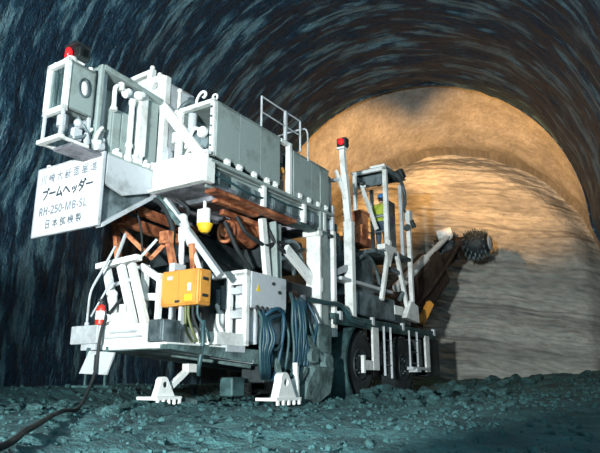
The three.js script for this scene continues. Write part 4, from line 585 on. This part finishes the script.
  const g = mergeGeometries([body, head, ...hands].map((q) => q.index ? q.toNonIndexed() : q));
  const bm = new THREE.Mesh(g, new THREE.MeshStandardMaterial({ vertexColors: true, roughness: 0.8 })); bm.name = 'body'; bm.castShadow = bm.receiveShadow = true; pr.add(bm);
  mesh('helmet', [lathe([[0.125, 0.0], [0.128, 0.012], [0.118, 0.03], [0.112, 0.07], [0.09, 0.115], [0.05, 0.138], [0.001, 0.144]], 28).scale(1.0, 1, 0.88).translate(0.065, 1.655, 0), B(0.13, 0.24, 1.652, 1.664, -0.07, 0.07, 0.004)], std(C(0.06, 0.22, 0.50), { roughness: 0.35 }), pr, 'blue safety helmet');
  mesh('safety_belt', [lathe([[0.172, 0], [0.180, 0.01], [0.180, 0.06], [0.172, 0.07]], 28).scale(0.95, 1, 1.05).translate(0.02, 1.05, 0)], whiteLabel, pr, 'pale belt');
}
// ------------------------------------------------------------------ rocks and rubble
function stone(s, det = 1) {
  const g = mergeVertices(new THREE.IcosahedronGeometry(1, det).deleteAttribute('normal').deleteAttribute('uv')), p = g.attributes.position;
  for (let i = 0; i < p.count; i++) { const k = 1 + 0.45 * n3(p.getX(i) * 1.3 + s, p.getY(i) * 1.3, p.getZ(i) * 1.3) + 0.22 * n3(p.getX(i) * 3 + s, p.getY(i) * 3, p.getZ(i) * 3 + s); p.setXYZ(i, p.getX(i) * k, p.getY(i) * k * 0.72, p.getZ(i) * k); }
  return toCreasedNormals(g, 0.5);
}
const rockMats = [C(0.04, 0.115, 0.12), C(0.06, 0.15, 0.155), C(0.025, 0.08, 0.085)].map((c) => std(c, { roughness: 0.9, bumpMap: tLump, bumpScale: 0.02, map: tGrime }));
const stoneGeos = [0, 1, 2, 3, 4, 5].map((i) => metricUV(stone(i * 7.3, 2), 0.5));
const laid = [[1.34, 0.48, 0.32], [-0.4, -0.56, 0.28], [2.7, 0.2, 0.55], [5.45, -0.34, 0.5], [8, -0.34, 0.5], [-1.0, -1.45, 0.3]].map(([x, z, r]) => { const w = M2W(x, 0, z); return [w.x, w.z, r]; });
for (const [x, z] of [[-1.15, -1.25], [-1.35, -1.12], [-1.5, -0.95], [-1.8, -0.72], [-2.1, -0.46], [-2.4, -0.2], [-2.75, 0.17], [-3.1, 0.55], [-3.4, 0.9], [-3.7, 1.25], [-4.05, 1.7], [-4.4, 2.1]]) { const w = M2W(x, 0, z); laid.push([w.x, w.z, 0.12]); }
function rock(x, z, r, label, group, sink = 0.35) {
  const m = new THREE.Mesh(stoneGeos[Math.floor(rnd() * 6)], rockMats[Math.floor(rnd() * 3)]); m.name = numbered('rock'); m.castShadow = m.receiveShadow = true;
  for (let k = 0; k < 60 && laid.some((q) => Math.hypot(q[0] - x, q[1] - z) < (q[2] + r) * 1.6); k++) { x += rr(-0.3, 0.3); z += rr(-0.3, 0.3); } laid.push([x, z, r]);
  m.scale.set(r, r * rr(0.75, 1.1), r * rr(0.8, 1.2)); m.rotation.set(rr(-0.3, 0.3), rr(0, 6.28), rr(-0.3, 0.3)); m.position.set(x, groundY(x, z) + r * (0.6 - sink), z); m.userData = { label, category: 'rock', group }; scene.add(m); return m;
}
for (let i = 0; i < 26; i++) { const w = M2W(rr(3.0, 5.4), 0, rr(0.75, 1.9)); rock(w.x, w.z, rr(0.06, 0.19), 'broken blue grey rock heaped beside the front wheel', 'rocks by the wheels'); }
for (let i = 0; i < 18; i++) { const w = M2W(rr(6.6, 10.2), 0, rr(0.7, 1.8)); rock(w.x, w.z, rr(0.07, 0.2), 'broken blue grey rock lying below the rear mudguards', 'rocks by the rear mudguards'); }
for (let i = 0; i < 24; i++) { const w = M2W(rr(-2.4, 0.6), 0, rr(-2.9, -0.2)); rock(w.x, w.z, rr(0.05, 0.13), 'small muck lump under the lower front deck', 'lumps under the front deck'); }
for (let i = 0; i < 26; i++) { const w = T2W(rr(6.0, 10.5), 0, rr(-6.5, -2.2)); rock(w.x, w.z, rr(0.03, 0.075), 'loose stone on the open muck floor before the machine', 'loose stones before the machine', 0.42); }
for (let i = 0; i < 20; i++) { const w = T2W(rr(21, 23.6), 0, rr(-2.5, 2.4)); rock(w.x, w.z, rr(0.1, 0.26), 'fallen rock at the foot of the rock face', 'fallen rocks at the rock face'); }
{
  const N = 6000, g = metricUV(stone(91, 1), 0.5), im = new THREE.InstancedMesh(g, std(C(0.032, 0.095, 0.10), { roughness: 0.95 }), N), o = new THREE.Object3D(), c = new THREE.Color();
  for (let i = 0; i < N; i++) { const a = 3.2 + 19 * Math.pow(rnd(), 1.3), w = T2W(a, 0, rr(-9.0, 2.4)), r = 0.010 + 0.035 * Math.pow(rnd(), 3) * Math.min(1.6, a / 8); o.position.set(w.x, groundY(w.x, w.z) + r * 0.25, w.z); o.scale.set(r, r * rr(0.7, 1.2), r * rr(0.7, 1.3)); o.rotation.set(rr(0, 6), rr(0, 6), rr(0, 6)); o.updateMatrix(); im.setMatrixAt(i, o.matrix); const k = rr(0.6, 1.1); im.setColorAt(i, c.setRGB(k, k, k)); }
  im.name = 'gravel'; im.castShadow = im.receiveShadow = true; im.userData = { kind: 'stuff', label: 'loose blue green gravel strewn over the muck floor', category: 'gravel' }; scene.add(im);
}
// ------------------------------------------------------------------ unseen muck skip, added to shade the lower left wall
{
  const x0 = -4.75, z0 = 1.2, g = thing('added_shade_skip', 'unseen muck skip on wheels added to shade the lower wall', 'skip', new THREE.Vector3(x0, groundY(x0, z0) + 0.02, z0), 0.2);
  const side = (d) => tr(poly([[-0.38, 0.45], [0.38, 0.45], [0.52, 1.80], [-0.52, 1.80]], 0.04), 0, 0, d);
  mesh('body', [side(-0.75), side(0.71), bar([-0.40, 0.45, 0], [-0.53, 1.82, 0], 1.46, 0.04), bar([0.40, 0.45, 0], [0.53, 1.82, 0], 1.46, 0.04), B(-0.4, 0.4, 0.43, 0.48, -0.75, 0.75)], tealPaint, g);
  mesh('rim', [B(-0.58, -0.50, 1.78, 1.86, -0.8, 0.8), B(0.50, 0.58, 1.78, 1.86, -0.8, 0.8), B(-0.58, 0.58, 1.78, 1.86, -0.8, -0.72), B(-0.58, 0.58, 1.78, 1.86, 0.72, 0.8)], steel, g);
  mesh('frame', [B(-0.4, 0.4, 0.32, 0.43, -0.9, 0.9)], steel, g);
  for (const [x, z] of [[-0.36, -0.5], [0.36, -0.5], [-0.36, 0.5], [0.36, 0.5]]) mesh('wheel', rod([x - 0.05, 0.22, z], [x + 0.05, 0.22, z], 0.22, 0.22, 22), dark, g);
  const m = new THREE.SphereGeometry(1, 22, 12); m.scale(0.5, 0.28, 0.72); mesh('muck_load', tr(m, 0, 1.70, 0), muddy, g, 'heaped muck filling the skip');
}
// ------------------------------------------------------------------ lamps
function floodlight(name, label, foot, mast, aim, w, h, mat, group) {
  const g = thing(name, label, 'work light', foot, 0, group);
  mesh('mast', [rod([0, 0.3, 0], [0, mast, 0], 0.04)], steel, g);
  for (let i = 0; i < 3; i++) { const a = i / 3 * Math.PI * 2 + 0.4; mesh('tripod_leg', rod([0, 0.9, 0], [0.7 * Math.cos(a), -0.02, 0.7 * Math.sin(a)], 0.025), steel, g); }
  const d = V(aim).sub(new THREE.Vector3(foot.x, foot.y + mast, foot.z)).normalize();
  const hd = mesh('lamp_housing', [B(-w / 2 - 0.06, w / 2 + 0.06, -h / 2 - 0.06, h / 2 + 0.06, -0.22, -0.02, 0.03)], dark, g);
  hd.quaternion.setFromUnitVectors(new THREE.Vector3(0, 0, 1), d); hd.position.set(0, mast, 0);
  mesh('lamp_glass', B(-w / 2, w / 2, -h / 2, h / 2, -0.03, 0.0, 0.005), mat, hd);
  return { g, d, hd };
}
{
  const foot = new THREE.Vector3(FLOOD_POS[0], groundY(FLOOD_POS[0], FLOOD_POS[2]), FLOOD_POS[2]);
  const mat = new THREE.MeshStandardMaterial({ color: C(0.9, 0.9, 0.9), emissive: FLOOD_COLOR, emissiveIntensity: 2, roughness: 0.4 });
  const { d } = floodlight('floodlight_stand', 'tall tripod floodlight lighting the front of the machine', foot, FLOOD_POS[1], FLOOD_AIM, FLOOD_W, FLOOD_H, mat);
  const l = new THREE.RectAreaLight(FLOOD_COLOR, FLOOD_POWER, FLOOD_W, FLOOD_H); l.position.set(foot.x, foot.y + FLOOD_POS[1], foot.z).addScaledVector(d, 0.03); l.lookAt(l.position.clone().addScaledVector(d, 5)); scene.add(l);
}
{
  const mat = new THREE.MeshStandardMaterial({ color: C(0.9, 0.8, 0.6), emissive: WARM_COLOR, emissiveIntensity: 2, roughness: 0.4 });
  for (const [z, aimb] of [[-0.85, -6.6], [-0.2, 0.2]]) {          // two lamps on the rear edge of the cage roof, thrown at the rock face
    const at = new THREE.Vector3(8.50, 6.34, z), aim = T2W(25, WARM_AIM_Y, aimb), w = M2W(at.x, at.y, at.z);
    const d = aim.clone().sub(w).normalize(), dl = new THREE.Vector3(d.dot(MU), d.y, d.dot(MN));
    const hd = P('face_lamp', [B(-0.20, 0.20, -0.15, 0.15, -0.24, -0.02, 0.04)], dark, RH, 'black lamp housing on the cage roof'); hd.position.copy(at); hd.quaternion.setFromUnitVectors(new THREE.Vector3(0, 0, 1), dl);
    mesh('lamp_glass', B(-0.16, 0.16, -0.11, 0.11, -0.03, 0.0, 0.005), mat, hd); P('lamp_foot', [B(8.30, 8.46, 6.10, 6.26, z - 0.05, z + 0.05)], dark);
    const s = new THREE.SpotLight(WARM_COLOR, WARM_POWER, 0, WARM_CONE * D2R, 0.5, 2); s.position.copy(w).addScaledVector(d, 0.06); s.target.position.copy(aim); s.castShadow = true; s.shadow.radius = 6; scene.add(s, s.target);
  }
}
{   // fill lamps added out of view on the open side, to cool the vault
  const mat = new THREE.MeshStandardMaterial({ color: C(0.9, 0.95, 1), emissive: FILL_COLOR, emissiveIntensity: 2, roughness: 0.4 });
  for (const a of [-1.6, -7.6]) {
    const w = T2W(a, 4.6, 2.0), d = TB.clone().multiplyScalar(-0.80).addScaledVector(TA, 0.52).add(new THREE.Vector3(0, 0.3, 0)).normalize();
    const g = thing('added_fill_lamp', a > -3 ? 'cold white fill lamp added out of view beside the muck mound' : 'cold white fill lamp added out of view farther from the machine', 'lamp', w);
    const hd = mesh('lamp_case', B(-0.66, 0.66, -0.09, 0.09, -0.12, -0.02, 0.02), steel, g); const x = new THREE.Vector3(0, 1, 0).cross(d).normalize(), y = d.clone().cross(x); hd.quaternion.setFromRotationMatrix(new THREE.Matrix4().makeBasis(x, y, d));
    mesh('tube', B(-0.6, 0.6, -0.06, 0.06, -0.03, 0.0, 0.01), mat, hd); mesh('wall_bracket', [bar([0, 0, 0], T2W(0, 0.0, 0.30).toArray(), 0.06)], steel, g);
    const l = new THREE.RectAreaLight(FILL_COLOR, FILL_POWER, 1.2, 0.12); l.position.copy(w).addScaledVector(d, 0.02); l.lookAt(l.position.clone().addScaledVector(d, 3)); scene.add(l);
  }
}
renderer.render(scene, camera);
